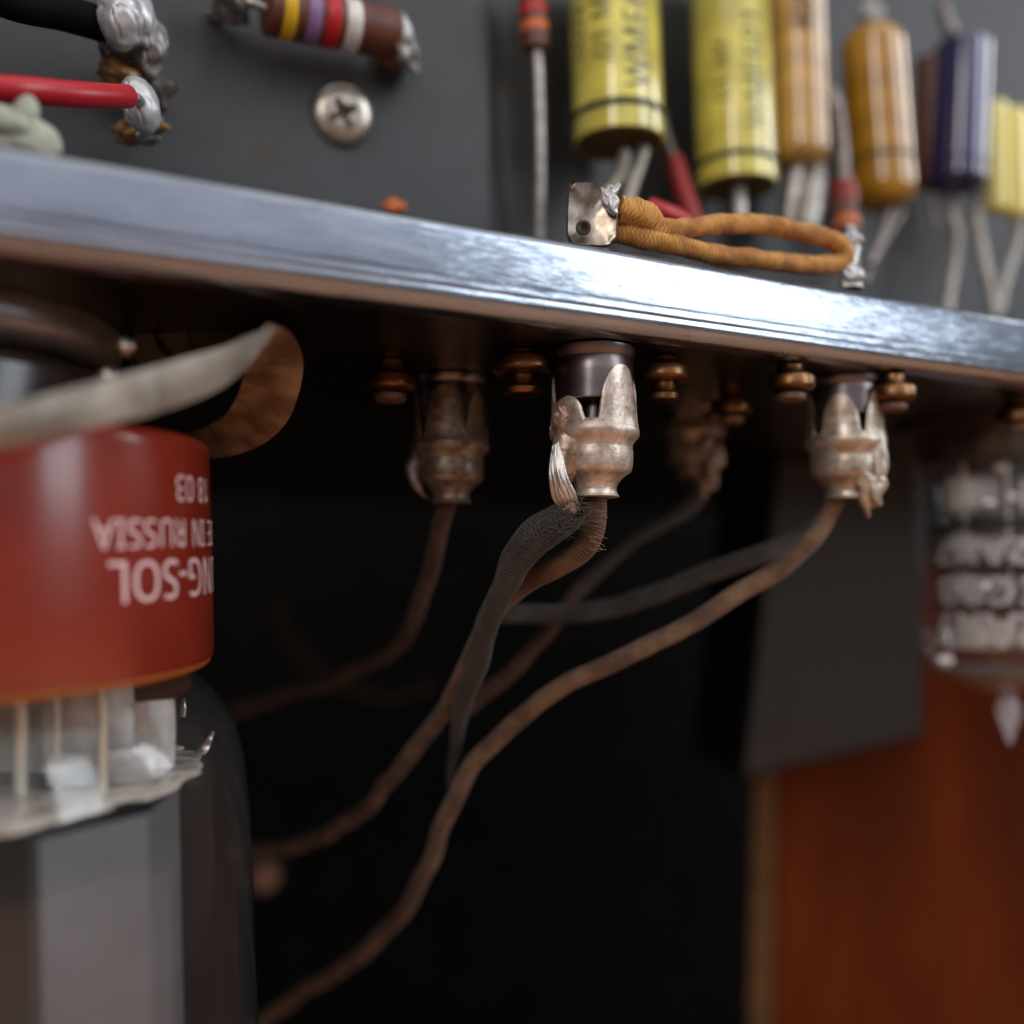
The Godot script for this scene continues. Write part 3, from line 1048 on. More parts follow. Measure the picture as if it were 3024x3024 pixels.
	lead(w, [Vector3(102.41, 31.56, -32.41), Vector3(101.03, 27.96, -32.27), Vector3(99.86, 23.90, -30.94), Vector3(99.00, 19.08, -29.50), Vector3(98.43, 13.55, -27.97), Vector3(98.08, 10.01, -27.30)], [1.4, 0.9, 0.8, 0.85], M.grey_lead)
	w = thing("red_sleeve_wire", "dark red sleeved wire between the two yellow capacitors", "wire", Vector3(43.87, 22.96, -34.15))
	st = mb()
	sweep(st, spline([Vector3(44.11, 27.75, -35.91), Vector3(43.31, 23.29, -33.28), Vector3(42.88, 17.93, -30.54), Vector3(43.07, 15.48, -29.50)], 0.8), [1.3], 14)
	obj("sleeve", st, M.red_sleeve, w)
	st = mb()
	sweep(st, spline([Vector3(44.54, 36.53, -39.52), Vector3(44.27, 31.91, -37.76), Vector3(44.11, 27.67, -35.91)], 0.8), [0.75], 10)
	obj("lead", st, M.dull_lead, w)
	w = thing("red_wire", "short red wire end behind the tan cloth wire", "wire", Vector3(28.90, 11.57, -17.96))
	st = mb()
	sweep(st, spline([Vector3(28.50, 13.40, -20.29), Vector3(29.77, 12.89, -19.66), Vector3(32.04, 12.50, -19.65), Vector3(33.49, 12.03, -20.06)], 0.8), [1.2], 14)
	obj("insulation", st, M.red_plastic, w)
	w = thing("red_resistor", "small dark red resistor under the mustard capacitor, beside the white lug", "resistor", Vector3(68.60, 22.10, -28.13))
	st = mb()
	sweep(st, [Vector3(68.78, 23.60, -29.05), Vector3(67.05, 19.16, -26.91), Vector3(66.61, 17.20, -26.16)], [1.7, 1.7], 18)
	obj("body", st, M.brown_body, w)
	st = mb()
	sweep(st, [Vector3(67.40, 20.26, -27.32), Vector3(67.05, 18.83, -26.82)], [1.82], 18)
	obj("colour_band", st, M.band_orange, w)
	lead(w, [Vector3(66.61, 17.20, -26.16), Vector3(64.84, 13.46, -23.98), Vector3(62.19, 8.71, -21.21)], [0.7], M.tinned)
	w = thing("component_lead", "faint grey lead slanting left of the navy capacitor's wires", "lead", Vector3(79.06, 19.25, -34.21))
	lead(w, [Vector3(86.33, 27.08, -34.34), Vector3(82.00, 21.09, -34.80), Vector3(77.36, 14.55, -34.33)], [0.7], M.dull_lead)

func lugs() -> void:
	# square lug in front
	var o := Vector3(10.75, 4.40, -4.23)
	var t := thing("terminal_lug", "square worn metal lug rising behind the steel edge", "terminal", o)
	var st := mb()
	var rows := []
	var n := 18
	for i in n:
		var row := []
		for j in n:
			var x := -1.0 + 2.0 * j / (n - 1)
			var y := -1.0 + 2.0 * i / (n - 1)
			var k := pow(pow(absf(x), 5.0) + pow(absf(y), 5.0), 0.2)
			var f := maxf(absf(x), absf(y)) / maxf(k, 0.001)
			var px := x * f
			var py := y * f
			var dent := -0.35 * exp(-(x * x + pow(y + 0.1, 2.0)) * 3.5) + 0.25 * pow(absf(x), 4.0) + 0.2 * pow(maxf(y, 0.0), 5.0)
			row.append(o + seen(2.35, 3.0, 1.0, -0.04) * Vector3(px, py, dent * 0.9))
		rows.append(row)
	sheet(st, rows, 0.5)
	obj("tab", st, M.lug_metal, t, 0.5, 1.8)
	st = mb()
	sweep(st, spline([Vector3(11.46, 5.67, -2.64), Vector3(12.15, 6.35, -2.79), Vector3(13.39, 7.53, -3.75)], 0.4), [0.3, 0.42, 0.3], 10)
	blob(st, Vector3(11.64, 5.27, -2.57), seen(0.7, 1.3, 0.5, 0.5), 0.3)
	obj("solder", st, M.solder, t)
	st = mb()
	lathe(st, Vector3(9.31, 2.58, -3.54), Vector3(-0.46, 0, 0.888), [Vector2(0.5, 0.0), Vector2(0.72, 0.2), Vector2(0.72, 0.45), Vector2(0.5, 0.5), Vector2(0.01, 0.1)], 20)
	obj("hole", st, M.hole, t)
	# right-hand lug
	o = Vector3(44.54, 5.03, -4.69)
	t = thing("terminal_lug", "pale tinned lug with solder at the right end of the tan wire", "terminal", o)
	st = mb()
	sweep(st, spline([Vector3(46.57, 9.85, -6.65), Vector3(45.35, 7.10, -5.24), Vector3(44.35, 4.45, -4.83), Vector3(43.88, 1.54, -4.17)], 0.5), [0.5, 0.9, 0.8, 1.3], 14, true, 0.5, Vector3.ZERO, 0.3, 0.05)
	obj("tab", st, M.tinned, t)
	st = mb()
	blob(st, Vector3(45.28, 7.57, -5.24), seen(1.0, 1.0, 0.8), 0.3)
	blob(st, Vector3(43.84, 2.98, -4.08), seen(1.1, 1.2, 0.9), 0.3, 1.0, 20, 4.0)
	obj("solder", st, M.solder, t)
	# tan cloth wire: two runs between the lugs
	t = thing("tan_cloth_wire", "tan cloth-covered wire looped between the two lugs", "wire", Vector3(28.30, 4.54, -5.27))
	st = mb()
	sweep(st, spline([Vector3(13.55, 5.18, -4.41), Vector3(16.13, 5.09, -4.77), Vector3(18.80, 4.39, -4.57), Vector3(22.55, 5.17, -4.82), Vector3(27.44, 6.45, -5.00), Vector3(32.50, 7.18, -5.14), Vector3(37.38, 7.06, -4.86), Vector3(41.01, 6.87, -4.69), Vector3(43.21, 6.15, -4.73), Vector3(43.35, 4.76, -4.77), Vector3(41.09, 4.00, -4.87), Vector3(35.78, 3.36, -4.86), Vector3(30.61, 3.16, -4.74), Vector3(25.13, 2.88, -4.78), Vector3(19.82, 3.20, -4.70), Vector3(17.09, 3.27, -4.87), Vector3(15.25, 3.55, -5.35), Vector3(13.30, 3.91, -6.11)], 0.5), [1.0, 1.05, 1.0, 1.02, 1.05, 1.05, 1.1, 1.05, 1.0, 1.05, 1.05, 1.1, 1.0], 22, true, 1.0, Vector3.ZERO, 0.12, 0.06)
	obj("covering", st, M.tan_cloth, t, 0.4, 3.0)
	st = mb()
	sweep(st, spline([Vector3(13.57, 5.91, -4.23), Vector3(14.98, 5.53, -4.43), Vector3(17.04, 5.33, -4.73), Vector3(19.38, 4.39, -4.94)], 0.5), [1.0, 1.5, 1.5, 1.1], 18, true, 1.0, Vector3.ZERO, 0.25, 0.05)
	obj("frayed_end", st, M.tan_cloth, t)

func big_valve() -> void:
	var top := Vector3(-41.41, -18.16, -21.37)
	var bot := Vector3(-40.52, -38.90, -21.96)
	var ax := (top - bot).normalized()   # up
	var t := thing("power_valve", "large glass valve hanging from a red-brown printed base", "valve", top)
	var st := mb()
	var hb := 19.4
	var pr := [Vector2(15.0, -hb), Vector2(19.6, -hb), Vector2(20.0, -hb + 0.35), Vector2(20.1, -hb + 0.8), Vector2(20.15, -hb + 6), Vector2(20.1, -1.3)]
	for i in range(1, 7): pr.append(Vector2(19.0 + 1.1 * cos(PI / 2 * i / 6), -1.1 + 1.1 * sin(PI / 2 * i / 6)))
	pr.append(Vector2(0.01, 0.05))
	lathe(st, top, ax, pr, 128)
	var base := obj("base", st, M.valve_base, t, 0.12, 14.0)
	st = mb()
	lathe(st, top, ax, [Vector2(15.0, -hb - 0.3), Vector2(19.4, -hb - 0.35), Vector2(19.75, -hb - 0.1), Vector2(19.8, -hb + 0.15), Vector2(19.2, -hb + 0.15)], 128)
	obj("base_rim", st, M.valve_base_rim, t)
	# print on the base, upside down
	lettering("TUNG-SOL", 3.1, top, ax, 20.2, 0.971, -11.84, 2, M.ink_pink, base)
	lettering("MADE IN RUSSIA", 2.2, top, ax, 20.2, 0.91, -8.24, 2, M.ink_pink, base)
	lettering("18 03", 2.1, top, ax, 20.2, 1.333, -4.64, 2, M.ink_pink, base)
	# glass
	st = mb()
	pr = []
	pr = [Vector2(23.2, -75), Vector2(23.1, -50), Vector2(22.9, -33), Vector2(22.5, -28), Vector2(21.7, -25.0), Vector2(20.4, -22.8), Vector2(18.8, -21.1), Vector2(17.0, -20.1), Vector2(15.4, -19.6)]
	lathe(st, top, ax, pr, 128)
	obj("glass_bulb", st, M.valve_glass, t)
	# mica disc, a little ragged
	var e := side(ax)
	st = mb()
	var hm := -28.6
	var rows := []
	for q in [[0.05, 0.25], [0.8, 0.25], [0.985, 0.25], [1.0, 0.1], [1.0, -0.1], [0.985, -0.25], [0.05, -0.25]]:
		var row := []
		for j in 160:
			var a := TAU * j / 160
			var rr: float = 18.9 * (1.0 + (0.012 * sin(a * 5.0) + 0.022 * wob.get_noise_1d(j * 7.0) - (0.05 if (j % 27) < 3 else 0.0)) * (1.0 if q[0] > 0.9 else 0.0)) * q[0]
			row.append(top + ax * (hm + q[1] + 0.35 * wob.get_noise_1d(j * 2.0) * q[0]) + (e[0] * cos(a) + e[1] * sin(a)) * rr)
		rows.append(row)
	rows.reverse()
	grid(st, rows, true)
	obj("mica_disc", st, M.mica, t)
	# anode plate: faceted sleeve under the disc
	st = mb()
	var foot: Array = [Vector3(-48.23, -58.39, -34.15), Vector3(-35.77, -57.24, -23.07), Vector3(-35.42, -51.89, -2.69), Vector3(-27.82, -53.77, -5.67), Vector3(-24.24, -56.24, -13.04), Vector3(-26.02, -60.06, -28.38), Vector3(-39.79, -61.20, -40.16)]
	rows = []
	for h: float in [-74.0, -29.2]:
		var row := []
		for p: Vector3 in foot:
			var rel := p - top
			row.append(top + (rel - ax * rel.dot(ax)) + ax * h)
		rows.append(row)
	for j in foot.size():
		var k := (j + 1) % foot.size()
		face(st, rows[0][j], rows[0][k], rows[1][k], rows[1][j])
	obj("anode_plate", st, M.anode, t)
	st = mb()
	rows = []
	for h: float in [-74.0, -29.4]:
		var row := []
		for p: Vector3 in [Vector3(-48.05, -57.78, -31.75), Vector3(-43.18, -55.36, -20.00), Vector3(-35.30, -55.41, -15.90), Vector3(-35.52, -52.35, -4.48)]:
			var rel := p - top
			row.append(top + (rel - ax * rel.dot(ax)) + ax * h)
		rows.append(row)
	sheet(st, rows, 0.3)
	obj("recess_shade", st, M.shade_dark, t)  # dark sheet added to stand for shade inside the anode recess
	# inside the neck: flat glass press, shield sheets and support wires in a row across the axis
	var sx := Vector3(0.8877, 0, 0.4603)
	var sz := Vector3(-0.4603, 0, 0.8877)
	st = mb()
	rows = []
	for q in [[-27.6, 11.0, 0.0], [-25.5, 11.5, 0.3], [-23.0, 13.0, 0.2], [-19.4, 15.0, 0.0]]:
		var row := []
		for n in 30:
			var f := -1.0 + 2.0 * n / 29.0
			row.append(top + ax * q[0] + sx * (q[1] * f - 2.0) + sz * (q[2] + 0.6 * sin(f * 11.0) + 2.5 * (1.0 - f * f) - 1.5))
		rows.append(row)
	sheet(st, rows, 0.8)
	obj("glass_press", st, M.frosted_glass, t)
	for q in [[8.2, 14.5, -20.0, -26.6, 3.6], [13.0, 17.2, -21.8, -27.4, 1.5], [9.0, 16.5, -25.4, -28.0, 4.6]]:
		st = mb()
		rows = []
		for n in 5:
			var row := []
			for k in 14:
				var f := k / 13.0
				row.append(top + ax * lerpf(q[3], q[2], n / 4.0) + sx * lerpf(q[0], q[1], f) + sz * (q[4] - 2.2 * f * f + 0.25 * sin(f * 8.0 + n)))
			rows.append(row)
		sheet(st, rows, 0.3)
		obj("shield", st, M.getter_shield, t)
	for d in [[-1.5, 4.5, 0.35], [1.2, 5.0, 0.3], [3.2, 4.6, 0.4], [5.0, 5.4, 0.3], [7.2, 5.6, 0.55], [9.6, 4.6, 0.25], [13.2, 4.6, 0.42], [-5.0, 4.0, 0.5]]:
		st = mb()
		var p: Vector3 = top + sx * d[0] + sz * d[1]
		sweep(st, [p + ax * -19.6, p + ax * -22.5 + sx * 0.15, p + ax * -25.5, p + ax * -28.4], [d[2]], 12)
		obj("support_rod", st, M.rod, t)
	# getter tab at the disc edge
	st = mb()
	sweep(st, spline([Vector3(-22.11, -45.52, -19.57), Vector3(-21.41, -44.91, -19.16), Vector3(-20.77, -44.11, -19.89), Vector3(-20.53, -43.54, -19.72)], 0.4), [0.25, 0.5, 0.35, 0.15], 10, true, 0.3)
	obj("getter_tab", st, M.bright_strand, t)
	st = mb()
	sweep(st, spline([Vector3(-23.04, -42.19, -20.92), Vector3(-23.02, -41.13, -20.83), Vector3(-22.93, -40.60, -21.19)], 0.4), [0.3, 0.35, 0.15], 10, true, 0.4)
	obj("getter_tab", st, M.bright_strand, t)
	# socket
	var so := Vector3(top.x, -8.0, top.z) + Vector3(-2, 0, -2)
	t = thing("valve_socket", "dark round socket above the red valve base", "socket", so)
	st = mb()
	lathe(st, so, UP, [Vector2(0.01, -3.3), Vector2(13.2, -3.3), Vector2(14.2, -3.0), Vector2(14.8, -2.2), Vector2(15.0, -0.6), Vector2(14.6, 0.3)], 72)
	obj("saddle", st, M.saddle, t)
	st = mb()
	var ht := top.y - so.y + 0.6
	lathe(st, so, UP, [Vector2(0.01, ht), Vector2(15.0, ht), Vector2(15.6, ht + 0.6), Vector2(15.6, -5.4), Vector2(14.8, -4.6), Vector2(12.0, -4.2), Vector2(12.0, -3.2)], 72)
	obj("body", st, M.bakelite, t)
	for q in [Vector3(-30.05, -11.78, -7.51), Vector3(-31.42, -14.52, -6.17)]:
		st = mb()
		blob(st, q, seen(0.7, 0.7, 0.7), 0.2)
		obj("highlight_blob", st, M.nickel, t)  # bright blobs standing for highlights on the socket edge
	# retaining clip
	t = thing("valve_clip", "bent metal retaining clip curving over the red valve base", "clip", Vector3(-22.15, -11.98, -7.93))
	# upper and lower edges of the front strap, then the loop round the back
	var upper: Array = [Vector3(-42.34, -20.35, 4.64), Vector3(-38.87, -19.12, 4.28), Vector3(-35.49, -17.76, 3.88), Vector3(-31.86, -16.24, 3.07), Vector3(-27.81, -14.36, 1.37), Vector3(-24.10, -12.59, -0.52), Vector3(-21.21, -10.72, -2.83), Vector3(-19.44, -9.52, -4.64)]
	var lower: Array = [Vector3(-42.28, -22.36, 4.51), Vector3(-38.80, -21.60, 4.12), Vector3(-35.42, -20.52, 3.71), Vector3(-31.78, -19.21, 2.88), Vector3(-29.19, -18.20, 1.48), Vector3(-24.91, -16.08, -0.09), Vector3(-22.03, -13.48, -2.34), Vector3(-19.40, -9.91, -4.42)]
	var us := spline(upper, 0.8)
	var ls := spline(lower, 0.8)
	rows = []
	for i in 7:
		var row := []
		for j in 60:
			var f := j / 59.0
			var p: Vector3 = us[int(f * (us.size() - 1))]
			var q: Vector3 = ls[int(f * (ls.size() - 1))]
			row.append(q.lerp(p, i / 6.0) + Vector3(-0.46, 0, 0.88) * 0.5 * sin(PI * i / 6.0) * (1.0 - f))
		rows.append(row)
	st = mb()
	sheet(st, rows, 0.7)
	obj("strap", st, M.clip_plate, t, 0.3, 6.0)
	var outer_: Array = [Vector3(-19.52, -9.44, -4.67), Vector3(-17.72, -9.25, -6.55), Vector3(-16.02, -9.69, -9.09), Vector3(-14.78, -10.96, -11.93), Vector3(-14.27, -12.98, -15.21), Vector3(-14.36, -14.92, -18.80), Vector3(-15.35, -16.34, -22.82), Vector3(-16.71, -16.97, -26.96), Vector3(-18.21, -17.01, -31.14), Vector3(-19.79, -16.64, -34.19)]
	var inner_: Array = [Vector3(-21.05, -11.11, -5.26), Vector3(-20.71, -11.14, -5.99), Vector3(-20.32, -11.07, -8.04), Vector3(-20.00, -11.57, -11.30), Vector3(-19.46, -11.96, -14.44), Vector3(-19.26, -13.10, -17.82), Vector3(-19.53, -14.24, -21.44), Vector3(-19.89, -14.46, -25.03), Vector3(-20.13, -14.51, -28.55), Vector3(-20.71, -14.38, -32.23)]
	us = spline(outer_, 0.7)
	ls = spline(inner_, 0.7)
	rows = []
	for i in 7:
		var row := []
		for j in 60:
			var f := j / 59.0
			var p: Vector3 = us[int(f * (us.size() - 1))]
			var q: Vector3 = ls[int(f * (ls.size() - 1))]
			row.append(q.lerp(p, i / 6.0))
		rows.append(row)
	st = mb()
	sheet(st, rows, 0.6)
	obj("end_loop", st, M.clip_reflection, t, 0.5, 4.0)
	st = mb()
	us = spline([Vector3(-28.10, -11.14, -20.00), Vector3(-28.16, -9.24, -19.88), Vector3(-27.85, -7.92, -19.62), Vector3(-26.95, -7.26, -19.10), Vector3(-24.34, -6.99, -17.72), Vector3(-20.55, -7.02, -15.75), Vector3(-17.25, -7.64, -11.83)], 0.8)
	ls = spline([Vector3(-27.93, -11.38, -19.93), Vector3(-26.96, -11.24, -19.42), Vector3(-25.91, -11.15, -18.87), Vector3(-24.65, -10.97, -18.20), Vector3(-22.74, -10.91, -16.07), Vector3(-20.48, -10.21, -13.71), Vector3(-17.66, -8.25, -10.96)], 0.8)
	rows = []
	for i in 6:
		var row := []
		for j in 50:
			var f := j / 49.0
			var p: Vector3 = us[int(f * (us.size() - 1))]
			var q: Vector3 = ls[int(f * (ls.size() - 1))]
			row.append(q.lerp(p, i / 5.0))
		rows.append(row)
	sheet(st, rows, 0.6)
	obj("back_plate", st, M.olive_plate, t)

# one phono plug on its jack; c is on the axis at the height of the upper bulge, petals = [[angle, half width, tip height], ...]
func plug(label: String, jack_label: String, c: Vector3, petals: Array, roll: float, k: float, metal: Material) -> Node3D:
	var ht := -8.0 - c.y
	var o := c
	var t := thing("phono_jack", jack_label, "jack", Vector3(c.x, -8, c.z), "phono jacks under the chassis")
	var st := mb()
	lathe(st, o, UP, [Vector2(3.3 * k, 2.6), Vector2(3.68 * k, 2.55), Vector2(3.72 * k, 2.7), Vector2(3.75 * k, 5.2), Vector2(3.8 * k, 6.6), Vector2(3.72 * k, 6.7), Vector2(3.72 * k, ht - 1.1), Vector2(3.8 * k, ht - 0.9), Vector2(4.02 * k, ht - 0.6), Vector2(4.06 * k, ht - 0.08)], 64)
	obj("shell", st, M.jack_shell, t)
	st = mb()
	lathe(st, o, UP, [Vector2(0.01, 2.2), Vector2(2.2 * k, 2.3), Vector2(3.35 * k, 2.6)], 32)
	obj("insulator", st, M.bakelite, t)
	st = mb()
	lathe(st, o, UP, [Vector2(0.01, 0.2), Vector2(1.4 * k, 0.2), Vector2(1.6 * k, 0.5), Vector2(1.6 * k, 2.3)], 24)
	obj("centre_pin", st, M.jack_shell, t)
	var ax := UP
	t = thing("phono_plug", label, "plug", c, "phono plugs hanging from the jacks")
	st = mb()
	lathe(st, o, ax, [Vector2(1.20 * k, -6.42), Vector2(2.30 * k, -6.42), Vector2(2.32 * k, -6.36), Vector2(2.20 * k, -6.15), Vector2(2.10 * k, -5.93), Vector2(2.07 * k, -5.56), Vector2(2.27 * k, -5.10), Vector2(2.60 * k, -4.73), Vector2(3.00 * k, -4.37), Vector2(3.42 * k, -4.12), Vector2(3.56 * k, -3.80), Vector2(3.62 * k, -3.40), Vector2(3.66 * k, -2.80), Vector2(3.66 * k, -2.20), Vector2(3.60 * k, -1.88), Vector2(3.62 * k, -1.50), Vector2(3.90 * k, -1.10), Vector2(4.24 * k, -0.78), Vector2(4.32 * k, -0.40), Vector2(4.30 * k, -0.10), Vector2(4.16 * k, 0.25), Vector2(4.02 * k, 0.60), Vector2(3.90 * k, 0.66), Vector2(3.72 * k, 0.66)], 72, 0.05, 0.12)
	obj("barrel", st, metal, t, 0.3, 2.0)
	var e := side(ax)
	for d in petals:
		var rows := []
		for i in 12:
			var row := []
			for j in 15:
				var u := -1.0 + 2.0 * j / 14.0
				var a: float = d[0] + roll + d[1] * u
				var tip: float = 0.55 + (d[2] - 0.55) * pow(maxf(1.0 - pow(absf(u), 2.2), 0.0), 0.55)
				var h := lerpf(0.05, tip, i / 11.0)
				var rr := (3.86 + 0.22 * maxf(0.0, 1.0 - h / 0.9) + 0.06 * sin(PI * i / 11.0)) * k
				var w: Vector3 = (e[0] * cos(a) + e[1] * sin(a))
				row.append(o + ax * h + w * (rr + 0.06 * wob.get_noise_3d(w.x * 60, h * 12, w.z * 60)))
			rows.append(row)
		st = mb()
		sheet(st, rows, 0.3 * k)
		obj("prong", st, metal, t, 0.3, 2.0)
	return t

func plugs() -> void:
	var c := Vector3(12.01, -15.78, -6.28)
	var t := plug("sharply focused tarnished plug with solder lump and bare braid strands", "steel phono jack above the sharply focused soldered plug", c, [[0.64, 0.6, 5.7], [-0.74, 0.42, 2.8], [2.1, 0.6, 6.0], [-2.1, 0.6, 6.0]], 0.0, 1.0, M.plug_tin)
	var st := mb()
	# solder lump on the left flank
	blob(st, Vector3(8.73, -17.59, -5.53), seen(1.6, 3.3, 0.95, -0.08), 0.12, 0.7, 32, 9.4)
	blob(st, Vector3(8.55, -14.86, -5.86), seen(1.3, 1.8, 1.1, 0.05), 0.14, 0.8, 28, 4.4)
	blob(st, Vector3(8.83, -19.68, -6.43), seen(1.1, 2.2, 0.9, -0.3), 0.12, 0.7, 24, 2.4)
	obj("solder_lump", st, M.flux_solder, t, 0.5, 1.5)
	# bare braid strands
	for i in 16:
		st = mb()
		var f := i / 15.0
		var dx := (f - 0.5)
		var z := 94.4 + 0.9 * absf(dx) + rng.randf() * 0.5
		var cam_x := Vector3(0.8877, 0, 0.4603)
		var base_pts: Array = [Vector3(7.56, -17.42, -5.79), Vector3(7.27, -19.57, -5.31), Vector3(7.52, -21.04, -5.19), Vector3(8.19, -22.38, -5.39), Vector3(9.21, -23.69, -5.87)]
		var q := []
		var spread := [0.8, 1.3, 1.6, 1.9, 1.15]
		for n in base_pts.size():
			q.append(base_pts[n] + cam_x * (dx * spread[n] + rng.randf_range(-0.06, 0.06)) + Vector3(-0.46, 0, 0.888) * (0.45 * cos(dx * 2.6) + rng.randf_range(-0.12, 0.12)) + UP * dx * 0.5 + UP * rng.randf_range(-0.25, 0.1) * float(n == 4))
		sweep(st, spline(q, 0.35), [0.09, 0.12, 0.12, 0.1], 8)
		obj("braid_strand", st, M.bright_strand, t)
	c = Vector3(5.15, -15.26, -24.50)
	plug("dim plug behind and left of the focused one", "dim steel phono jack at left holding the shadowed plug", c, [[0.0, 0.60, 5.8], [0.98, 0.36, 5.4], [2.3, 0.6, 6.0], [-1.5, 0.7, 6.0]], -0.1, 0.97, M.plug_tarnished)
	t = get_node("phono_plug_001")
	st = mb()
	sweep(st, spline([Vector3(1.54, -16.06, -25.31), Vector3(0.92, -18.43, -24.69), Vector3(1.37, -20.12, -24.59), Vector3(2.68, -21.16, -25.11)], 0.5), [0.7, 0.9, 0.6, 0.3], 12, true, 1.0, Vector3.ZERO, 0.2, 0.05)
	obj("braid", st, M.dull_lead, t)
	c = Vector3(40.08, -11.12, -27.48)
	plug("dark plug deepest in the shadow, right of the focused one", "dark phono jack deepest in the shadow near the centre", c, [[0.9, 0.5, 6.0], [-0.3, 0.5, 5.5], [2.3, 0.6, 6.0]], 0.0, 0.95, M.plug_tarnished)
	t = get_node("phono_plug_002")
	st = mb()
	blob(st, Vector3(40.06, -14.71, -24.37), seen(1.5, 3.4, 1.4, 0.1), 0.35)
	blob(st, Vector3(40.42, -17.55, -25.54), seen(1.2, 2.4, 1.2, -0.2), 0.4)
	obj("solder_lump", st, M.plug_tarnished, t)
	c = Vector3(44.84, -14.81, -6.65)
	plug("blurred pale plug at right with a long brown cloth cable", "steel phono jack at right above the pale plug", c, [[0.75, 0.5, 5.2], [-0.42, 0.5, 4.6], [2.1, 0.6, 6.0], [-1.8, 0.6, 6.0]], 0.0, 1.02, M.plug_pale)
	t = get_node("phono_plug_003")
	st = mb()
	blob(st, Vector3(45.86, -16.76, -3.44), seen(1.1, 4.6, 1.2, 0.05), 0.25)
	blob(st, Vector3(45.44, -19.91, -3.91), seen(1.4, 2.4, 1.3, 0.45), 0.35)
	sweep(st, spline([Vector3(44.94, -20.47, -4.21), Vector3(45.08, -21.62, -4.23), Vector3(46.20, -23.27, -4.90)], 0.5), [0.9, 0.6, 0.2], 10)
	obj("solder_lump", st, M.plug_pale, t)

func cable(label: String, pts: Array, radii: Array, m: Material, flat := 1.0) -> Node3D:
	var sp := spline(pts, 0.8)
	for i in range(2, sp.size() - 2):
		var q: float = i * 0.8
		var e := minf(1.0, minf(i, sp.size() - 1 - i) / 8.0)
		sp[i] += Vector3(wob.get_noise_2d(q * 1.5, pts[0].x * 50.0), wob.get_noise_2d(q * 1.5, 300.0 + pts[0].x * 50.0), wob.get_noise_2d(q * 1.5, 700.0)) * 0.4 * e
	var t := thing("cloth_cable", label, "cable", sp[0])
	var st := mb()
	sweep(st, sp, radii, 26, true, flat, Vector3.ZERO, 0.07, 0.12)
	obj("covering", st, m, t, 0.55, 5.0)
	return t

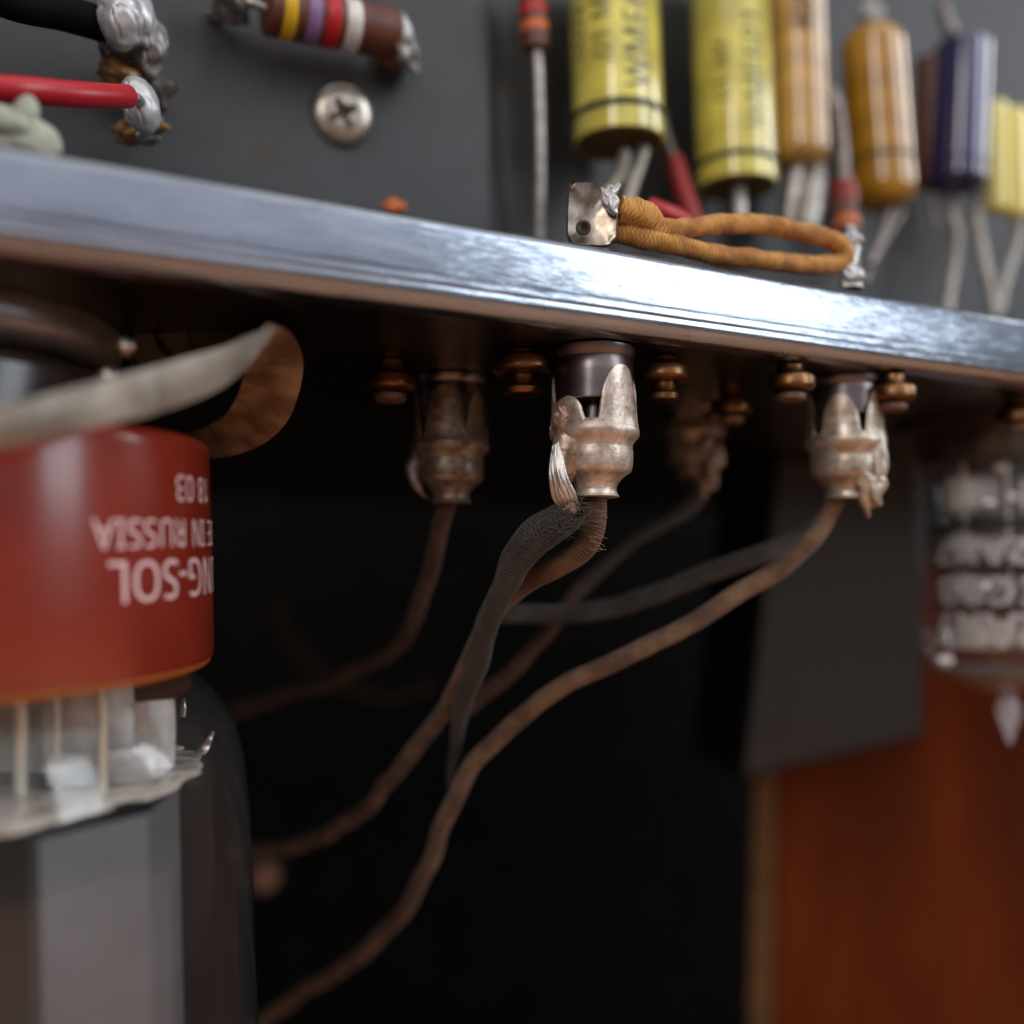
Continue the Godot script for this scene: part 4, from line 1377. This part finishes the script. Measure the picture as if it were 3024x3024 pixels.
func cables() -> void:
	var st2: SurfaceTool
	cable("brown cloth cable leaving the dim left plug", [Vector3(5.25, -19.09, -24.74), Vector3(5.52, -21.59, -25.93), Vector3(6.10, -24.90, -29.28), Vector3(7.11, -28.99, -34.72), Vector3(8.42, -33.13, -41.14), Vector3(9.37, -36.71, -48.83), Vector3(9.38, -40.34, -58.15), Vector3(8.13, -43.74, -69.23), Vector3(6.19, -47.51, -87.48), Vector3(1.71, -53.35, -112.87)], [1.0, 0.95, 0.9, 0.95, 1.0], M.shaded_cloth)
	var t := cable("brown cloth core leaving the focused plug and curving left", [Vector3(12.01, -20.98, -6.69), Vector3(12.34, -23.00, -6.67), Vector3(12.42, -25.26, -7.04), Vector3(11.80, -27.26, -8.19), Vector3(10.54, -28.65, -10.31), Vector3(8.87, -29.86, -13.53), Vector3(7.50, -31.88, -16.66), Vector3(7.10, -35.49, -20.54), Vector3(6.94, -40.25, -25.51), Vector3(6.73, -45.29, -31.67), Vector3(6.09, -51.74, -40.41), Vector3(5.25, -59.07, -51.59), Vector3(3.57, -65.09, -64.23), Vector3(1.11, -69.23, -77.13), Vector3(-2.41, -72.69, -92.79)], [1.12, 1.15, 1.1, 1.0, 0.95, 0.93, 0.95, 0.98, 1.0, 1.0], M.brown_cloth)
	# stray threads on the core
	for i in 14:
		var st := mb()
		var f := rng.randf()
		var b: Vector3 = (Vector3(11.69, -22.84, -5.64)).lerp(Vector3(11.34, -27.10, -7.06), f)
		var x := Vector3(0.8877, 0, 0.4603)
		var o := rng.randf_range(-0.9, 1.15)
		var p := b + x * o + Vector3(-0.46, 0, 0.888) * (0.05 + 0.35 * (1.0 - absf(o) / 1.3))
		sweep(st, spline([p, p + x * rng.randf_range(0.2, 0.7) + UP * rng.randf_range(-0.2, 0.2), p + x * rng.randf_range(0.5, 1.1) + UP * rng.randf_range(-0.5, 0.3) + Vector3(-0.46, 0, 0.888) * 0.1], 0.2), [0.03, 0.03, 0.015], 5)
		var o2 := obj("stray_thread", st, M.brown_thread, t)
	t = cable("dark grey braided sleeve frayed open under the focused plug", [Vector3(9.52, -23.74, -6.50), Vector3(8.45, -24.73, -7.25), Vector3(7.00, -26.09, -8.56), Vector3(5.83, -28.06, -10.45), Vector3(5.55, -30.68, -13.06), Vector3(5.70, -33.42, -15.46), Vector3(6.25, -36.48, -18.80), Vector3(6.71, -39.71, -22.20), Vector3(7.23, -43.11, -25.59), Vector3(7.85, -46.39, -28.91), Vector3(9.06, -49.99, -33.08), Vector3(11.00, -54.31, -38.06)], [1.55, 1.8, 1.5, 1.3, 1.22, 1.2, 1.2, 1.12, 0.95, 0.7, 0.5, 0.4, 0.35], M.grey_braid, 0.95)
	st2 = mb()
	for i in 260:
		var a := rng.randf() * TAU
		var x := Vector3(0.8877, 0, 0.4603)
		var z := Vector3(-0.46, 0, 0.888)
		var c: Vector3 = (Vector3(9.24, -23.71, -5.63)).lerp(Vector3(6.54, -26.32, -8.14), rng.randf() * rng.randf())
		var p := c + (x * cos(a) * 1.6 + UP * sin(a) * 1.1) * 0.9 + z * rng.randf_range(0.2, 1.3)
		var d := (x * rng.randf_range(-0.6, 1.9) + UP * rng.randf_range(-0.5, 0.8) + z * rng.randf_range(-0.3, 0.5))
		sweep(st2, spline([p, p + d * 0.5 + UP * 0.15, p + d], 0.25), [0.035, 0.03, 0.012], 5)
	var fr := obj("frayed_threads", st2, M.fray, t)
	fr.set_meta("kind", "stuff")
	t = cable("thin cable from the shadowed plug, dark sleeve ending in brown core", [Vector3(26.53, -29.81, -30.89), Vector3(23.59, -33.20, -31.56), Vector3(21.81, -35.54, -32.10), Vector3(19.35, -38.02, -32.45), Vector3(17.54, -41.45, -34.79), Vector3(15.76, -44.01, -38.17), Vector3(14.69, -45.93, -41.13)], [0.8, 0.85, 0.9, 0.95], M.shaded_cloth)
	st2 = mb()
	sweep(st2, spline([Vector3(40.71, -18.11, -26.56), Vector3(39.37, -20.76, -27.47), Vector3(35.88, -22.99, -28.33), Vector3(32.32, -24.99, -29.21), Vector3(28.94, -27.87, -30.06), Vector3(26.27, -30.32, -30.96), Vector3(24.73, -31.99, -31.44)], 0.8), [1.3, 0.8, 0.75, 0.78, 0.9], 22)
	obj("sleeve", st2, M.grey_braid, t)
	cable("long brown cloth cable sweeping from the right plug to the lower left", [Vector3(44.34, -19.65, -7.28), Vector3(43.76, -21.72, -7.41), Vector3(42.05, -24.65, -8.07), Vector3(38.48, -28.01, -9.29), Vector3(32.80, -31.83, -11.41), Vector3(26.55, -35.58, -13.82), Vector3(20.74, -38.83, -17.10), Vector3(16.53, -41.23, -20.04), Vector3(13.28, -44.70, -23.69), Vector3(10.69, -49.16, -27.65), Vector3(9.50, -53.74, -32.01), Vector3(9.43, -59.21, -37.00), Vector3(10.10, -65.26, -42.77), Vector3(10.54, -71.33, -49.79), Vector3(10.07, -78.63, -59.64), Vector3(8.61, -86.69, -72.33), Vector3(6.09, -94.37, -85.54), Vector3(2.88, -104.03, -99.26), Vector3(1.28, -110.69, -107.39)], [1.0, 1.05, 1.0, 1.0, 1.02, 1.05, 1.05, 1.0, 0.95, 0.95], M.brown_cloth)
	cable("dark grey cable running behind the long brown one", [Vector3(49.52, -22.62, -14.42), Vector3(45.54, -25.47, -15.59), Vector3(40.49, -27.46, -17.24), Vector3(34.97, -29.48, -19.14), Vector3(29.54, -31.70, -21.01), Vector3(24.71, -33.25, -23.64), Vector3(19.86, -33.71, -26.19), Vector3(16.08, -33.81, -28.17), Vector3(13.14, -33.88, -28.57)], [1.05, 1.15, 1.15, 1.15, 1.15, 1.05], M.grey_braid)
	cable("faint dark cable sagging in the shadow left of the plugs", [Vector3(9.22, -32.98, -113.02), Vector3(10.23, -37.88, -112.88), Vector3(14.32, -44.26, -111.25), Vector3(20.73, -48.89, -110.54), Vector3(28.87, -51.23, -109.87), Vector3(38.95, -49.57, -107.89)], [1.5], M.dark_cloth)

func nuts() -> void:
	var where := [
		[Vector3(-3.72, -10.20, -19.43), 1.0, "round bronze nut left of the dim plug", -2.0],
		[Vector3(6.19, -9.40, -9.81), 1.15, "largest bronze nut, between the dim and focused plugs", -3.0],
		[Vector3(19.96, -9.60, -5.93), 0.95, "bronze nut just right of the focused plug", -2.9],
		[Vector3(35.12, -10.60, -14.02), 0.9, "dim bronze nut right of the deepest plug", -2.0],
		[Vector3(34.10, -9.80, -3.33), 0.95, "bronze nut left of the pale right plug", -2.0],
		[Vector3(47.53, -10.00, -2.23), 0.92, "bronze nut right of the pale right plug", -2.0],
		[Vector3(72.58, -10.20, -5.73), 0.9, "bronze nut above the small clear valve at right", -2.0],
	]
	for d in where:
		var c: Vector3 = d[0]
		var t := thing("round_nut", d[2], "nut", c, "bronze nuts under the chassis")
		var k: float = d[1] * 0.9
		var st := mb()
		lathe(st, c, UP, [Vector2(1.6 * k, -0.95), Vector2(2.6 * k, -0.8), Vector2(2.85 * k, -0.45), Vector2(2.9 * k, 0.5), Vector2(2.5 * k, 0.75), Vector2(1.6 * k, 0.8), Vector2(1.6 * k, -8.1 - c.y)], 40)
		obj("collar", st, M.bronze_nut, t)
		st = mb()
		lathe(st, c, UP, [Vector2(0.01, d[3]), Vector2(1.5 * k, d[3] + 0.05), Vector2(1.75 * k, d[3] + 0.25), Vector2(1.8 * k, d[3] + 0.75), Vector2(1.6 * k, d[3] + 0.9), Vector2(1.35 * k, d[3] + 1.0), Vector2(1.35 * k, -0.9)], 40)
		obj("stud_end", st, M.bronze_nut if d[3] < -2.5 else M.dark_brass, t)

func small_valve() -> void:
	var o := Vector3(89.22, -23.13, -20.93)
	var ax := UP
	var t := thing("small_valve", "small clear glass valve with white print at the right edge", "valve", o)
	var st := mb()
	var r := 11.4
	var y0 := -21.8
	var pr := [Vector2(0.9, y0 - 2.1), Vector2(1.3, y0 - 1.8), Vector2(2.6, y0 - 1.2), Vector2(5.4, y0 - 0.4), Vector2(8.2, y0 + 0.9), Vector2(10.1, y0 + 2.9), Vector2(11.0, y0 + 5.2), Vector2(r, y0 + 8), Vector2(r, 8), Vector2(r, 12)]
	lathe(st, o, ax, pr, 72)
	var gl := obj("glass_bulb", st, M.small_glass, t)
	st = mb()
	lathe(st, o, ax, [Vector2(0.01, y0 - 8.4), Vector2(0.35, y0 - 8.0), Vector2(0.7, y0 - 6.6), Vector2(1.5, y0 - 4.6), Vector2(1.7, y0 - 3.4), Vector2(1.3, y0 - 2.4), Vector2(0.95, y0 - 1.9)], 28)
	obj("seal_tip", st, M.tip_glass, t)
	# electrodes
	for h in [0.6, -5.2, -10.7]:
		st = mb()
		lathe(st, o, ax, [Vector2(0.01, h - 0.35), Vector2(9.6, h - 0.35), Vector2(9.8, h), Vector2(9.6, h + 0.35), Vector2(0.01, h + 0.35)], 56)
		obj("spacer", st, M.dark_spacer, t)
	for q in [[-4.7, 2.6, 2.0, 7.6], [3.6, 3.2, 2.0, 7.0], [-4.6, 3.0, -4.4, -0.5], [3.9, 3.4, -4.4, -0.5], [-4.7, 3.2, -9.8, -6.0], [3.6, 3.4, -9.8, -6.0], [-4.3, 2.6, -16.6, -11.6], [3.6, 2.4, -16.6, -11.6]]:
		st = mb()
		var bs := Basis(UP, deg_to_rad(-36))
		box(st, o + bs * Vector3(q[0], (q[2] + q[3]) / 2, q[1]), Vector3(3.5, (q[3] - q[2]) / 2, 2.2), 0.9, bs)
		obj("anode_plate", st, M.bright_plate, t)
	for q in [Vector3(82.68, -15.02, -15.79), Vector3(81.16, -19.88, -16.97), Vector3(83.87, -19.04, -15.49), Vector3(80.32, -26.00, -16.75), Vector3(79.83, -31.04, -17.40), Vector3(78.38, -41.20, -22.33)]:
		st = mb()
		blob(st, q, seen(1.1, 0.8, 0.6), 0.25, 1.0, 14, q.x)
		obj("glint_bead", st, M.glint_metal, t)  # shiny blobs added as glints inside the glass
	for a in [-1.0, -0.35, 0.4, 1.1]:
		st = mb()
		var e := side(ax)
		var p: Vector3 = o + (e[0] * cos(a) + e[1] * sin(a)) * 8.6
		sweep(st, [p + UP * -16, p + UP * -5, p + UP * 9], [0.25], 8)
		obj("support_rod", st, M.rod, t)
	# getter ring at the top and mirror patch in the dome
	st = mb()
	var ring := []
	for i in 25: ring.append(o + Vector3(cos(TAU * i / 24) * 3.4, -15.5, sin(TAU * i / 24) * 3.4))
	sweep(st, ring, [0.5], 8, false)
	obj("getter_ring", st, M.dull_lead, t)
	st = mb()
	lathe(st, o, ax, [Vector2(4.2, y0 - 0.2), Vector2(7.8, y0 + 1.1), Vector2(9.0, y0 + 2.1)], 56)
	obj("getter_mirror", st, M.mirror, t)
	lettering("12AX7", 4.5, o, ax, r + 0.05, -1.3, -13.6, 2, M.ink_white, gl, true)
	lettering("ECC83", 3.7, o, ax, r + 0.05, -1.22, -8.4, 2, M.ink_white, gl, true, 1.2)
	lettering("12AX7", 3.3, o, ax, r + 0.05, -1.25, -3.2, 2, M.ink_white, gl, true, 1.2)
	# socket
	var so := Vector3(o.x, -8, o.z)
	t = thing("small_socket", "dark shadowed socket above the small clear valve", "socket", so)
	st = mb()
	lathe(st, so, UP, [Vector2(0.01, o.y + 9.0 - so.y), Vector2(10.0, o.y + 9.0 - so.y), Vector2(10.6, o.y + 9.6 - so.y), Vector2(11.5, -1.5), Vector2(14.0, -1.2), Vector2(14.0, 0.1)], 48)
	obj("body", st, M.bakelite, t)
